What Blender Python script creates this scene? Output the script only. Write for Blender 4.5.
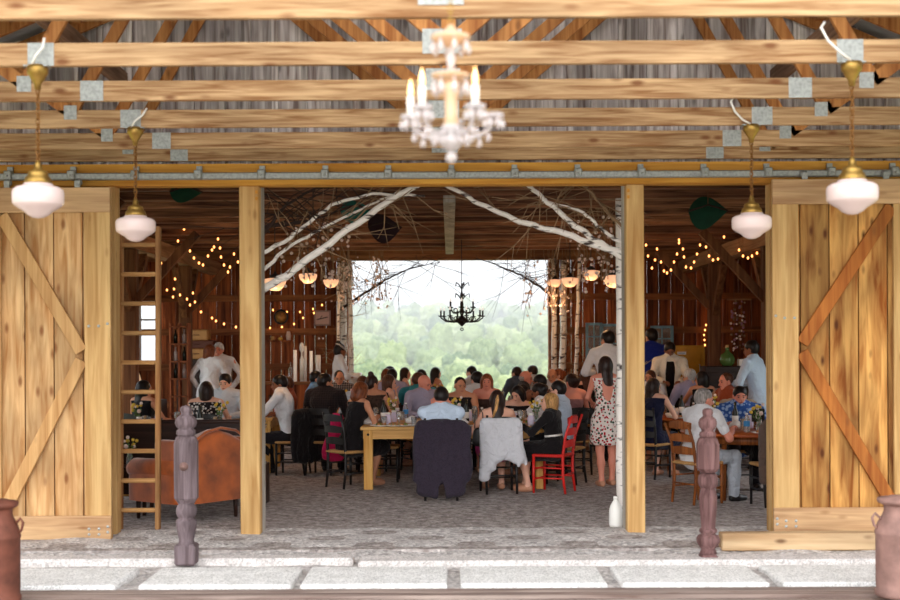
import bpy, math, random
import numpy as np
from mathutils import Vector, Matrix, Euler
PI = math.pi
sc = bpy.context.scene
for o in list(bpy.data.objects): bpy.data.objects.remove(o)
C = sc.collection

# ---------------------------------------------------------------- camera, sky, light, exposure
F = 1250.0; EYE = 1.73; ROLL = 0.0045
cd = bpy.data.cameras.new('camera'); cam = bpy.data.objects.new('camera', cd); C.objects.link(cam)
cd.sensor_width = 36.0; cd.lens = F * 36.0 / 900.0; cd.shift_y = 47.0 / 900.0
cd.clip_start = 0.1; cd.clip_end = 2000
cd.dof.use_dof = True; cd.dof.focus_distance = 15.0; cd.dof.aperture_fstop = 1.8
cam.matrix_world = Matrix.Translation((0, 0, EYE)) @ Matrix.Rotation(PI / 2, 4, 'X') @ Matrix.Rotation(-ROLL, 4, 'Z')
sc.camera = cam
w = bpy.data.worlds.new('overcast_sky'); sc.world = w; w.use_nodes = True
nt = w.node_tree; bg = nt.nodes['Background']
tc = nt.nodes.new('ShaderNodeTexCoord'); sx = nt.nodes.new('ShaderNodeSeparateXYZ'); rp = nt.nodes.new('ShaderNodeValToRGB')
nt.links.new(tc.outputs['Generated'], sx.inputs[0]); nt.links.new(sx.outputs['Z'], rp.inputs[0]); nt.links.new(rp.outputs[0], bg.inputs[0])
rp.color_ramp.elements[0].position = 0.02; rp.color_ramp.elements[0].color = (0.24, 0.263, 0.28, 1)   # overcast: horizon a third of the zenith
rp.color_ramp.elements[1].position = 0.30; rp.color_ramp.elements[1].color = (0.90, 0.93, 0.97, 1)
bg.inputs[1].default_value = 2.5
sl = bpy.data.lights.new('hazy_sun', 'SUN'); sl.energy = 2.1; sl.angle = math.radians(70); sl.color = (1.0, 0.97, 0.93)
so = bpy.data.objects.new('hazy_sun', sl); C.objects.link(so); so.rotation_euler = (math.radians(77), 0, math.radians(-8))
sc.view_settings.view_transform = 'Standard'; sc.view_settings.look = 'None'
sc.view_settings.exposure = 0.42; sc.view_settings.gamma = 1.0; sc.view_settings.use_curve_mapping = False

def at(px, py, Y):
    """world point seen at a photograph pixel, at distance Y"""
    dx = px - 450.0; dy = py - 347.0
    x = dx - ROLL * dy; y = dy + ROLL * dx
    return Vector((x * Y / F, Y, EYE - y * Y / F))
def ats(px, py, s): return at(px, py, F / s)

# ---------------------------------------------------------------- tags, links
def tag(o, label, cat, group=None, kind=None):
    if label: o['label'] = label
    if cat: o['category'] = cat
    if group: o['group'] = group
    if kind: o['kind'] = kind
    return o
def thing(name, label, cat, loc=(0, 0, 0), rz=0.0, group=None):
    o = bpy.data.objects.new(name, None); o.empty_display_size = 0.1; C.objects.link(o)
    o.location = loc; o.rotation_euler = (0, 0, rz)
    return tag(o, label, cat, group)
def dup(root, loc, rz, label=None, group=None, scale=None):
    m = {}
    def cp(o, par):
        c = o.copy(); C.objects.link(c)
        if par is not None: c.parent = par
        for ch in KIDS.get(o.name, []): cp(ch, c)
        KIDS.setdefault(c.name, [])
        if par is not None: KIDS.setdefault(par.name, []).append(c)
        return c
    r = cp(root, None); r.location = loc; r.rotation_euler = (0, 0, rz)
    if scale: r.scale = scale
    if label: r['label'] = label
    if group: r['group'] = group
    return r
KIDS = {}

# ---------------------------------------------------------------- mesh builder
class MB:
    def __init__(s): s.v = []; s.f = []; s.m = []; s.sm = []
    def add(s, vs, fs, mi=0, smooth=False):
        n = len(s.v); s.v += [tuple(p) for p in vs]
        for f in fs: s.f.append(tuple(i + n for i in f)); s.m.append(mi); s.sm.append(smooth)
        return s
    def box(s, c, d, R=None, mi=0, bev=0.0):
        hx, hy, hz = d[0] / 2, d[1] / 2, d[2] / 2
        if bev <= 0:
            P = [Vector((sx * hx, sy * hy, sz * hz)) for sz in (-1, 1) for sy in (-1, 1) for sx in (-1, 1)]
            Fc = [(0, 2, 3, 1), (4, 5, 7, 6), (0, 1, 5, 4), (2, 6, 7, 3), (0, 4, 6, 2), (1, 3, 7, 5)]
        else:
            b = min(bev, hx * .9, hy * .9, hz * .9); P = []; idx = {}
            for sx in (-1, 1):
                for sy in (-1, 1):
                    for sz in (-1, 1):
                        for a in range(3):
                            q = [sx * (hx - b), sy * (hy - b), sz * (hz - b)]; q[a] = (sx * hx, sy * hy, sz * hz)[a]
                            idx[(sx, sy, sz, a)] = len(P); P.append(Vector(q))
            Fc = []; I = idx
            for a in range(3):
                b1, b2 = (a + 1) % 3, (a + 2) % 3
                for sg in (-1, 1):
                    q = []
                    for (u, w_) in ((-1, -1), (1, -1), (1, 1), (-1, 1)):
                        k = [0, 0, 0]; k[a] = sg; k[b1] = u; k[b2] = w_; q.append(I[(*k, a)])
                    Fc.append(tuple(q) if sg > 0 else tuple(reversed(q)))
                # edges along axis a
                for u in (-1, 1):
                    for w_ in (-1, 1):
                        k0 = [0, 0, 0]; k0[a] = -1; k0[b1] = u; k0[b2] = w_; k1 = list(k0); k1[a] = 1
                        q = (I[(*k0, b1)], I[(*k1, b1)], I[(*k1, b2)], I[(*k0, b2)])
                        Fc.append(q if u * w_ < 0 else tuple(reversed(q)))
            for sx in (-1, 1):
                for sy in (-1, 1):
                    for sz in (-1, 1):
                        q = (I[(sx, sy, sz, 0)], I[(sx, sy, sz, 1)], I[(sx, sy, sz, 2)])
                        Fc.append(q if sx * sy * sz > 0 else tuple(reversed(q)))
        c = Vector(c)
        if R is not None: P = [R @ p for p in P]
        return s.add([p + c for p in P], Fc, mi)
    def beam(s, a, b, wd, hg, mi=0, up=(0, 0, 1), bev=0.0):
        """box from a to b; wd across, hg along up"""
        a = Vector(a); b = Vector(b); d = (b - a); L = d.length; z = d.normalized(); up = Vector(up)
        if abs(z.dot(up)) > .98: up = Vector((0, 1, 0))
        x = z.cross(up).normalized(); y = x.cross(z).normalized()
        R = Matrix((x, y, z)).transposed()
        return s.box((a + b) / 2, (wd, hg, L), R, mi, bev)
    def tube(s, pts, rad, n=8, mi=0, caps=True, smooth=True, flat=1.0):
        pts = [Vector(p) for p in pts]
        if not hasattr(rad, '__len__'): rad = [rad] * len(pts)
        up = Vector((0, 0, 1)); d0 = (pts[1] - pts[0]).normalized()
        if abs(d0.dot(up)) > .9: up = Vector((0, 1, 0))
        x = d0.cross(up).normalized(); vs = []
        for i, p in enumerate(pts):
            if i == 0: d = pts[1] - pts[0]
            elif i == len(pts) - 1: d = pts[-1] - pts[-2]
            else: d = pts[i + 1] - pts[i - 1]
            d.normalize(); x = (x - d * x.dot(d)); x = x.normalized() if x.length > 1e-6 else d.orthogonal().normalized()
            y = d.cross(x)
            for k in range(n):
                t = 2 * PI * k / n; vs.append(p + x * (math.cos(t) * rad[i]) + y * (math.sin(t) * rad[i] * flat))
        fs = []
        for i in range(len(pts) - 1):
            for k in range(n):
                a = i * n + k; b = i * n + (k + 1) % n; fs.append((a, b, b + n, a + n))
        if caps: fs.append(tuple(reversed(range(n)))); fs.append(tuple(range((len(pts) - 1) * n, len(pts) * n)))
        return s.add(vs, fs, mi, smooth)
    def lathe(s, prof, n=20, c=(0, 0, 0), mi=0, smooth=True, sq=None, R=None):
        """prof = list of (r, z) from bottom to top or back"""
        vs = []; c = Vector(c)
        for r, z in prof:
            for k in range(n):
                t = 2 * PI * (k + (.5 if sq else 0)) / n
                p = Vector((r * math.cos(t), r * math.sin(t), z)); vs.append((R @ p if R is not None else p) + c)
        fs = []; up = prof[-1][1] >= prof[0][1]
        for i in range(len(prof) - 1):
            for k in range(n):
                a = i * n + k; b = i * n + (k + 1) % n; q = (a, b, b + n, a + n); fs.append(q if up else tuple(reversed(q)))
        if prof[0][0] > 1e-4: q = tuple(reversed(range(n))); fs.append(q if up else tuple(reversed(q)))
        if prof[-1][0] > 1e-4: q = tuple(range((len(prof) - 1) * n, len(prof) * n)); fs.append(q if up else tuple(reversed(q)))
        return s.add(vs, fs, mi, smooth)
    def ball(s, c, r, n=10, m=7, mi=0):
        if not hasattr(r, '__len__'): r = (r, r, r)
        c = Vector(c); vs = [c + Vector((0, 0, -r[2]))]
        for i in range(1, m):
            ph = -PI / 2 + PI * i / m
            for k in range(n):
                t = 2 * PI * k / n; vs.append(c + Vector((r[0] * math.cos(ph) * math.cos(t), r[1] * math.cos(ph) * math.sin(t), r[2] * math.sin(ph))))
        vs.append(c + Vector((0, 0, r[2]))); fs = []
        for k in range(n):
            k2 = (k + 1) % n; fs.append((0, 1 + k2, 1 + k)); T = len(vs) - 1; b = 1 + (m - 2) * n; fs.append((T, b + k, b + k2))
        for i in range(m - 2):
            for k in range(n):
                a = 1 + i * n + k; b = 1 + i * n + (k + 1) % n; fs.append((a, b, b + n, a + n))
        return s.add(vs, fs, mi, True)
    def torus(s, c, R_, r, n=12, m=6, M=None, mi=0, sx=1.0):
        c = Vector(c); vs = []
        for i in range(n):
            a = 2 * PI * i / n
            for j in range(m):
                b = 2 * PI * j / m; p = Vector(((R_ + r * math.cos(b)) * math.cos(a) * sx, (R_ + r * math.cos(b)) * math.sin(a), r * math.sin(b)))
                vs.append((M @ p if M is not None else p) + c)
        fs = [(i * m + j, ((i + 1) % n) * m + j, ((i + 1) % n) * m + (j + 1) % m, i * m + (j + 1) % m) for i in range(n) for j in range(m)]
        return s.add(vs, fs, mi, True)
    def grid(s, fn, nu, nv, mi=0, smooth=True, thick=0.0):
        vs = [Vector(fn(i / nu, j / nv)) for j in range(nv + 1) for i in range(nu + 1)]; W = nu + 1
        fs = [(j * W + i, j * W + i + 1, (j + 1) * W + i + 1, (j + 1) * W + i) for j in range(nv) for i in range(nu)]
        return s.add(vs, fs, mi, smooth)
    def build(s, name, mats, parent=None, loc=None, rot=None):
        me = bpy.data.meshes.new(name); me.from_pydata(s.v, [], s.f)
        if not isinstance(mats, (list, tuple)): mats = [mats]
        for m_ in mats: me.materials.append(m_)
        me.polygons.foreach_set('material_index', s.m); me.polygons.foreach_set('use_smooth', s.sm); me.update()
        o = bpy.data.objects.new(name, me); C.objects.link(o)
        if parent is not None:
            o.parent = parent; KIDS.setdefault(parent.name, []).append(o)
        if loc is not None: o.location = loc
        if rot is not None: o.rotation_euler = rot
        return o
def structure(mb, name, m): o = mb.build(name, m); o['kind'] = 'structure'; return o

# ---------------------------------------------------------------- materials
def newmat(name):
    m = bpy.data.materials.new(name); m.use_nodes = True; n = m.node_tree
    return m, n, n.nodes['Principled BSDF']
def N(n, t, **k):
    x = n.nodes.new(t)
    for a, b in k.items(): setattr(x, a, b)
    return x
def plain(name, col, rough=.7, metal=0.0, em=None, es=0.0, trans=0.0, noise=0.0, nscale=8.0, ior=1.45, sheen=0.0, bump=0.0):
    m, n, p = newmat(name); p.inputs['Base Color'].default_value = (*col, 1); p.inputs['Roughness'].default_value = rough
    p.inputs['Metallic'].default_value = metal; p.inputs['Transmission Weight'].default_value = trans; p.inputs['IOR'].default_value = ior
    if sheen: p.inputs['Sheen Weight'].default_value = sheen
    if em: p.inputs['Emission Color'].default_value = (*em, 1); p.inputs['Emission Strength'].default_value = es
    if noise or bump:
        t = N(n, 'ShaderNodeTexCoord'); z = N(n, 'ShaderNodeTexNoise'); z.inputs['Scale'].default_value = nscale; z.inputs['Detail'].default_value = 5
        n.links.new(t.outputs['Object'], z.inputs['Vector'])
        if noise:
            r = N(n, 'ShaderNodeValToRGB'); r.color_ramp.elements[0].position = .3; r.color_ramp.elements[1].position = .72
            r.color_ramp.elements[0].color = (*[c * (1 - noise) for c in col], 1); r.color_ramp.elements[1].color = (*[min(1, c * (1 + noise * .6)) for c in col], 1)
            n.links.new(z.outputs[0], r.inputs[0]); n.links.new(r.outputs[0], p.inputs['Base Color'])
        if bump:
            b = N(n, 'ShaderNodeBump'); b.inputs['Strength'].default_value = bump; b.inputs['Distance'].default_value = .02
            n.links.new(z.outputs[0], b.inputs['Height']); n.links.new(b.outputs[0], p.inputs['Normal'])
    return m
def wood(name, dark, light, axis='z', fine=22.0, knots=0.5, island=.35, rough=.75, blotch=.35, stretch=.06, stain=(.12, .05, .02)):
    m, n, p = newmat(name); L = n.links.new
    t = N(n, 'ShaderNodeTexCoord'); oi = N(n, 'ShaderNodeObjectInfo'); geo = N(n, 'ShaderNodeNewGeometry')
    cm = N(n, 'ShaderNodeCombineXYZ'); ad = N(n, 'ShaderNodeMath', operation='ADD'); mu = N(n, 'ShaderNodeMath', operation='MULTIPLY')
    L(oi.outputs['Random'], ad.inputs[0]); L(geo.outputs['Random Per Island'], ad.inputs[1]); L(ad.outputs[0], mu.inputs[0]); mu.inputs[1].default_value = 37.0
    for i in range(3): L(mu.outputs[0], cm.inputs[i])
    va = N(n, 'ShaderNodeVectorMath', operation='ADD'); L(t.outputs['Object'], va.inputs[0]); L(cm.outputs[0], va.inputs[1])
    def mp(k, st):
        q = N(n, 'ShaderNodeMapping'); sc_ = [k, k, k]; sc_['xyz'.index(axis)] = k * st; q.inputs['Scale'].default_value = sc_; L(va.outputs[0], q.inputs['Vector']); return q
    q1 = mp(fine, stretch); z1 = N(n, 'ShaderNodeTexNoise'); z1.inputs['Scale'].default_value = 1.0; z1.inputs['Detail'].default_value = 5; z1.inputs['Distortion'].default_value = .6; L(q1.outputs[0], z1.inputs['Vector'])
    r1 = N(n, 'ShaderNodeValToRGB'); r1.color_ramp.elements[0].position = .32; r1.color_ramp.elements[1].position = .66
    r1.color_ramp.elements[0].color = (*dark, 1); r1.color_ramp.elements[1].color = (*light, 1); L(z1.outputs[0], r1.inputs[0])
    q2 = mp(2.6, .35); z2 = N(n, 'ShaderNodeTexNoise'); z2.inputs['Scale'].default_value = 1.0; z2.inputs['Detail'].default_value = 3; L(q2.outputs[0], z2.inputs['Vector'])
    r2 = N(n, 'ShaderNodeValToRGB'); r2.color_ramp.elements[0].position = .35; r2.color_ramp.elements[1].position = .6
    r2.color_ramp.elements[0].color = (1 - blotch, 1 - blotch, 1 - blotch, 1); r2.color_ramp.elements[1].color = (1, 1, 1, 1); L(z2.outputs[0], r2.inputs[0])
    mx = N(n, 'ShaderNodeMixRGB', blend_type='MULTIPLY'); mx.inputs[0].default_value = 1; L(r1.outputs[0], mx.inputs[1]); L(r2.outputs[0], mx.inputs[2])
    ir = N(n, 'ShaderNodeMapRange'); ir.inputs['To Min'].default_value = 1 - island; ir.inputs['To Max'].default_value = 1 + island * .45; L(geo.outputs['Random Per Island'], ir.inputs['Value'])
    mi = N(n, 'ShaderNodeVectorMath', operation='SCALE'); L(mx.outputs[0], mi.inputs[0]); L(ir.outputs[0], mi.inputs['Scale'])
    out = mi.outputs[0]
    if knots:
        q3 = mp(7.5, .4); vo = N(n, 'ShaderNodeTexVoronoi'); vo.inputs['Scale'].default_value = 1.0; L(q3.outputs[0], vo.inputs['Vector'])
        r3 = N(n, 'ShaderNodeValToRGB'); r3.color_ramp.elements[0].position = .07; r3.color_ramp.elements[1].position = .2
        r3.color_ramp.elements[0].color = (knots, knots, knots, 1); r3.color_ramp.elements[1].color = (0, 0, 0, 1); L(vo.outputs['Distance'], r3.inputs[0])
        mk = N(n, 'ShaderNodeMixRGB'); L(r3.outputs[0], mk.inputs[0]); L(out, mk.inputs[1]); mk.inputs[2].default_value = (*stain, 1); out = mk.outputs[0]
    L(out, p.inputs['Base Color']); p.inputs['Roughness'].default_value = rough; p.inputs['Specular IOR Level'].default_value = .25
    b = N(n, 'ShaderNodeBump'); b.inputs['Strength'].default_value = .25; b.inputs['Distance'].default_value = .01; L(z1.outputs[0], b.inputs['Height']); L(b.outputs[0], p.inputs['Normal'])
    return m
def ground(name, c1, c2, scale, c3=None, bump=.5, fine=60.0):
    m, n, p = newmat(name); L = n.links.new; t = N(n, 'ShaderNodeTexCoord')
    z = N(n, 'ShaderNodeTexNoise'); z.inputs['Scale'].default_value = scale; z.inputs['Detail'].default_value = 8; z.inputs['Roughness'].default_value = .65; L(t.outputs['Object'], z.inputs['Vector'])
    r = N(n, 'ShaderNodeValToRGB'); r.color_ramp.elements[0].position = .36; r.color_ramp.elements[1].position = .64; r.color_ramp.elements[0].color = (*c1, 1); r.color_ramp.elements[1].color = (*c2, 1); L(z.outputs[0], r.inputs[0])
    v = N(n, 'ShaderNodeTexVoronoi'); v.inputs['Scale'].default_value = fine; L(t.outputs['Object'], v.inputs['Vector'])
    r2 = N(n, 'ShaderNodeValToRGB'); r2.color_ramp.elements[0].color = (.62, .62, .62, 1); r2.color_ramp.elements[1].color = (1.25, 1.25, 1.25, 1); r2.color_ramp.elements[1].position = .7; L(v.outputs['Color'], r2.inputs[0])
    mx = N(n, 'ShaderNodeMixRGB', blend_type='MULTIPLY'); mx.inputs[0].default_value = 1; L(r.outputs[0], mx.inputs[1]); L(r2.outputs[0], mx.inputs[2])
    L(mx.outputs[0], p.inputs['Base Color']); p.inputs['Roughness'].default_value = .95; p.inputs['Specular IOR Level'].default_value = .1
    b = N(n, 'ShaderNodeBump'); b.inputs['Strength'].default_value = bump; b.inputs['Distance'].default_value = .02; L(v.outputs['Distance'], b.inputs['Height']); L(b.outputs[0], p.inputs['Normal'])
    return m
def cloth(name, col, pattern=None, c2=None, scale=30.0, c3=None):
    m, n, p = newmat(name); L = n.links.new; t = N(n, 'ShaderNodeTexCoord')
    z = N(n, 'ShaderNodeTexNoise'); z.inputs['Scale'].default_value = 9; z.inputs['Detail'].default_value = 3; z.inputs['Distortion'].default_value = 1.2; L(t.outputs['Object'], z.inputs['Vector'])
    b = N(n, 'ShaderNodeBump'); b.inputs['Strength'].default_value = .6; b.inputs['Distance'].default_value = .06; L(z.outputs[0], b.inputs['Height']); L(b.outputs[0], p.inputs['Normal'])
    p.inputs['Base Color'].default_value = (*col, 1); p.inputs['Roughness'].default_value = .85; p.inputs['Specular IOR Level'].default_value = .15; p.inputs['Sheen Weight'].default_value = .1
    if pattern in ('spots', 'floral'):
        v = N(n, 'ShaderNodeTexVoronoi'); v.inputs['Scale'].default_value = scale; L(t.outputs['Object'], v.inputs['Vector'])
        r = N(n, 'ShaderNodeValToRGB'); r.color_ramp.interpolation = 'CONSTANT'; e = r.color_ramp.elements; e[0].color = (*c2, 1); e[1].position = .42 if pattern == 'spots' else .36; e[1].color = (*col, 1)
        L(v.outputs['Distance'], r.inputs[0]); out = r.outputs[0]
        if c3:
            v2 = N(n, 'ShaderNodeTexVoronoi'); v2.inputs['Scale'].default_value = scale * .8; mp = N(n, 'ShaderNodeMapping'); mp.inputs['Location'].default_value = (3, 5, 7); L(t.outputs['Object'], mp.inputs[0]); L(mp.outputs[0], v2.inputs['Vector'])
            r2 = N(n, 'ShaderNodeValToRGB'); r2.color_ramp.interpolation = 'CONSTANT'; r2.color_ramp.elements[0].color = (1, 1, 1, 1); r2.color_ramp.elements[1].position = .32; r2.color_ramp.elements[1].color = (0, 0, 0, 1); L(v2.outputs['Distance'], r2.inputs[0])
            mx = N(n, 'ShaderNodeMixRGB'); L(r2.outputs[0], mx.inputs[0]); L(out, mx.inputs[1]); mx.inputs[2].default_value = (*c3, 1); out = mx.outputs[0]
        L(out, p.inputs['Base Color'])
    elif pattern == 'plaid':
        outs = []
        for ax in ('X', 'Z'):
            wv = N(n, 'ShaderNodeTexWave', bands_direction=ax); wv.inputs['Scale'].default_value = scale; L(t.outputs['Object'], wv.inputs['Vector']); outs.append(wv.outputs['Fac'])
        mm = N(n, 'ShaderNodeMath', operation='ADD'); L(outs[0], mm.inputs[0]); L(outs[1], mm.inputs[1])
        r = N(n, 'ShaderNodeValToRGB'); r.color_ramp.elements[0].position = .35; r.color_ramp.elements[1].position = .75; r.color_ramp.elements[0].color = (*c2, 1); r.color_ramp.elements[1].color = (*col, 1)
        m2 = N(n, 'ShaderNodeMath', operation='MULTIPLY'); m2.inputs[1].default_value = .5; L(mm.outputs[0], m2.inputs[0]); L(m2.outputs[0], r.inputs[0]); L(r.outputs[0], p.inputs['Base Color'])
    return m
def srgb(r, g, b): return tuple(((c / 255) / 12.92 if c / 255 <= .04045 else ((c / 255 + .055) / 1.055) ** 2.4) for c in (r, g, b))

M_truss = wood('truss_pine', srgb(142, 98, 60), srgb(208, 170, 126), 'x', fine=34, knots=.85, island=.12, blotch=.25, stain=srgb(110, 62, 30))
M_web = wood('web_timber', srgb(150, 88, 42), srgb(205, 142, 82), 'z', fine=26, knots=.6, island=.3, blotch=.3, stain=srgb(80, 40, 20))
M_brace = wood('brace_timber', srgb(120, 88, 70), srgb(165, 130, 108), 'y', fine=26, knots=.5, island=.2, blotch=.3)
M_gable = wood('weathered_board', srgb(136, 118, 114), srgb(244, 236, 234), 'z', fine=20, knots=.5, island=.35, blotch=.3, stain=srgb(60, 45, 42))
M_doorp = wood('door_plank', srgb(186, 130, 76), srgb(232, 190, 136), 'z', fine=18, knots=.75, island=.25, blotch=.42, stretch=.1, stain=srgb(120, 62, 24))
M_doorf = wood('door_frame_board', srgb(188, 142, 86), srgb(226, 186, 126), 'z', fine=18, knots=.5, island=.08, blotch=.15, stain=srgb(130, 80, 40))
M_doorx = wood('door_rail_board', srgb(184, 140, 100), srgb(224, 184, 138), 'x', fine=18, knots=.5, island=.08, blotch=.25, stain=srgb(130, 80, 40))
M_brdr = wood('door_brace_board', srgb(190, 138, 84), srgb(226, 180, 122), 'z', fine=20, knots=.4, island=.1, blotch=.2)
M_header = wood('header_board', srgb(190, 124, 44), srgb(222, 164, 72), 'x', fine=18, knots=.3, island=.1, blotch=.15)
M_post = wood('post_timber', srgb(176, 128, 72), srgb(222, 182, 122), 'z', fine=14, knots=.5, island=.1, blotch=.2, stain=srgb(120, 74, 30))
M_jamb = wood('grey_jamb', srgb(156, 146, 134), srgb(206, 198, 186), 'z', fine=16, knots=.2, island=.1)
M_joist = wood('old_joist', srgb(84, 48, 34), srgb(178, 124, 92), 'x', fine=20, knots=.4, island=.35, blotch=.4)
M_ceil = wood('old_ceiling_board', srgb(110, 72, 60), srgb(180, 136, 118), 'x', fine=14, knots=.3, island=.4)
M_barn = wood('old_wall_board', srgb(88, 38, 18), srgb(188, 102, 54), 'z', fine=16, knots=.4, island=.45, blotch=.4)
M_girt = wood('old_girt', srgb(110, 58, 30), srgb(168, 104, 60), 'x', fine=12, knots=.3, island=.2)
M_barnpost = wood('old_post', srgb(84, 46, 26), srgb(140, 92, 58), 'z', fine=12, knots=.3, island=.3)
M_tie = wood('pale_tie_beam', srgb(120, 74, 46), srgb(176, 122, 80), 'x', fine=12, knots=.3, island=.2)
M_plate = wood('pale_plate_beam', srgb(130, 90, 62), srgb(186, 140, 104), 'y', fine=12, knots=.3, island=.2)
M_table = wood('table_pine', srgb(196, 134, 62), srgb(236, 184, 106), 'x', fine=18, knots=.6, island=.2, blotch=.2, stain=srgb(110, 55, 20), rough=.45)
M_tleg = wood('table_leg_pine', srgb(204, 142, 66), srgb(240, 190, 112), 'z', fine=18, knots=.6, island=.1, blotch=.2, stain=srgb(110, 55, 20))
M_ladder = wood('ladder_wood', srgb(158, 104, 58), srgb(204, 152, 98), 'z', fine=24, knots=.3, island=.2)
M_rung = wood('rung_wood', srgb(176, 124, 70), srgb(216, 168, 110), 'x', fine=24, knots=.2, island=.2)
M_newel = wood('weathered_newel', srgb(92, 76, 78), srgb(132, 116, 120), 'z', fine=34, knots=.2, island=.05, blotch=.35)
M_newelr = wood('red_newel', srgb(84, 56, 54), srgb(134, 100, 98), 'z', fine=34, knots=.2, island=.05, blotch=.35)
M_deck = wood('deck_board', srgb(118, 98, 90), srgb(176, 158, 148), 'x', fine=14, knots=.3, island=.2, blotch=.3)
M_sill = wood('sill_timber', srgb(186, 146, 104), srgb(230, 198, 156), 'x', fine=14, knots=.8, island=.05, blotch=.3)
M_galv = plain('galvanized_steel', srgb(164, 166, 162), .5, .4, noise=.3, nscale=40)
M_bolt = plain('bolt_steel', srgb(205, 205, 200), .35, .7)
M_brass = plain('aged_brass', srgb(178, 142, 74), .4, .8, noise=.3, nscale=20)
M_chain = plain('dark_brass_chain', srgb(140, 96, 50), .45, .7)
M_opal = plain('opal_glass', srgb(232, 208, 204), .18, em=(1, .90, .86), es=.04)
M_opalw = plain('lit_opal_glass', srgb(244, 200, 160), .25, em=(1, .50, .28), es=.6)
M_cable = plain('white_cable', srgb(238, 232, 224), .5)
M_rust = plain('rusty_steel', srgb(122, 72, 56), .75, .1, noise=.4, nscale=9, bump=.3)
M_rust2 = plain('pale_rusty_steel', srgb(160, 124, 114), .75, .1, noise=.35, nscale=9, bump=.3)
M_slab = ground('white_paver', srgb(214, 213, 210), srgb(232, 231, 229), 6, bump=.2, fine=90)
M_curb = ground('concrete_kerb', srgb(196, 190, 187), srgb(220, 214, 211), 5, bump=.2, fine=80)
M_gravel = ground('grey_gravel', srgb(176, 170, 168), srgb(212, 207, 204), 14, bump=.9, fine=30)
M_dirt = ground('packed_dirt', srgb(134, 124, 120), srgb(190, 182, 178), 9, bump=.7, fine=34)
M_black = plain('black_paint', srgb(26, 22, 22), .4)
M_dark = plain('dark_metal', srgb(40, 30, 34), .4, .3)
M_red = plain('red_paint', srgb(206, 34, 26), .45, noise=.15)
M_rush = plain('woven_rush', srgb(198, 150, 92), .8, noise=.3, nscale=60)
M_chairw = wood('brown_chair_wood', srgb(120, 62, 26), srgb(176, 104, 52), 'z', fine=30, knots=0, island=.1, rough=.4)
M_white = plain('white_paint', srgb(236, 232, 226), .6)
M_glass = plain('clear_glass', (.92, .95, .95), .05, trans=.85, ior=1.2)
M_crystal = plain('cut_crystal', (.84, .77, .77), .08, trans=.55, ior=1.5)
M_flame = plain('flame_bulb', (1, .75, .4), .3, em=(1, .5, .16), es=3.2)
M_candle = plain('ivory_candle', srgb(250, 240, 225), .5, em=(1, .85, .7), es=.15)
M_bulb = plain('warm_bulb', (1, .7, .35), .3, em=(1, .36, .09), es=3.4)
M_wire = plain('string_wire', srgb(110, 70, 44), .7)
M_bark = None
def birch():
    m, n, p = newmat('birch_bark'); L = n.links.new; t = N(n, 'ShaderNodeTexCoord'); mp = N(n, 'ShaderNodeMapping'); mp.inputs['Scale'].default_value = (6, 6, 22); L(t.outputs['Object'], mp.inputs[0])
    z = N(n, 'ShaderNodeTexNoise'); z.inputs['Scale'].default_value = 1; z.inputs['Detail'].default_value = 3; L(mp.outputs[0], z.inputs['Vector'])
    r = N(n, 'ShaderNodeValToRGB'); e = r.color_ramp.elements; e[0].position = .34; e[0].color = (*srgb(60, 44, 38), 1); e[1].position = .44; e[1].color = (*srgb(236, 228, 220), 1); L(z.outputs[0], r.inputs[0]); L(r.outputs[0], p.inputs['Base Color']); p.inputs['Roughness'].default_value = .7
    return m
M_bark = birch()
M_twig = plain('pale_twig', srgb(150, 120, 90), .8, noise=.3)
M_dtwig = plain('dark_twig', srgb(52, 34, 26), .8)
M_bloss = plain('blossom', srgb(244, 222, 214), .7)
# ================================================================ THE SETTING
rnd = random.Random(7)
YP = 11.63; ZC = 3.45; YB = 25.0
# ground
b = MB(); b.grid(lambda u, v: (-30 + 60 * u, -6 + 34 * v, -.30), 2, 2); structure(b, 'ground', ground('lawn_ground', srgb(120, 134, 84), srgb(160, 170, 116), 2))
b = MB(); b.box((0, 18.0, -.15), (13.4, 14.6, .30)); structure(b, 'floor', M_dirt)
b = MB()
def gz(u, v):
    x = -7 + 14 * u; y = 9.02 + 2.9 * v
    return (x, y, -.045 + .014 * math.sin(x * 7) * math.sin(y * 9) + .05 * min(1, max(0, (y - 10.4) / .5)))
b.grid(gz, 140, 36); structure(b, 'ground_gravel', M_gravel)
b = MB(); b.box((-3.9, 10.27, -.05), (6.2, .2, .13), bev=.02); b.box((2.4, 10.22, -.05), (6.3, .3, .11), bev=.02); structure(b, 'trim_1', M_curb)
b = MB(); y = 9.07
while y > 1.0:
    b.box((rnd.uniform(-.3, .3), y - .07, -.09), (14, .136, .14 if y > 8.9 else .1), bev=.006); y -= .142
structure(b, 'floor_deck', M_deck)
# pavers, one thing each
edges = [(-6.0, -4.42), (-4.26, -2.4), (-2.22, -1.16), (-1.06, .0), (.08, 1.22), (1.32, 2.28), (2.42, 4.1)]
edges = [(-5.4, -4.05), (-3.95, -2.45), (-2.28, -1.17), (-1.1, -.03), (.07, 1.14), (1.25, 2.32), (2.42, 3.9), (4.0, 5.3)]
desc = ['beside the rusty milk can at the left', 'in front of the plank door at the left', 'just right of the dark turned newel post', 'under the middle of the wide opening, left of its centre',
        'under the middle of the wide opening, right of its centre', 'left of the reddish newel post', 'in front of the sill timber by the reddish newel post', 'beyond the pale milk can']
for (x0, x1), d in zip(edges, desc):
    b = MB(); b.box(((x0 + x1) / 2, 9.47, -.03), (x1 - x0, .74, .07), bev=.012)
    tag(b.build('paving_slab', M_slab), 'white concrete paving slab ' + d, 'paving slab', 'white paving slabs in front of the barn')

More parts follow.
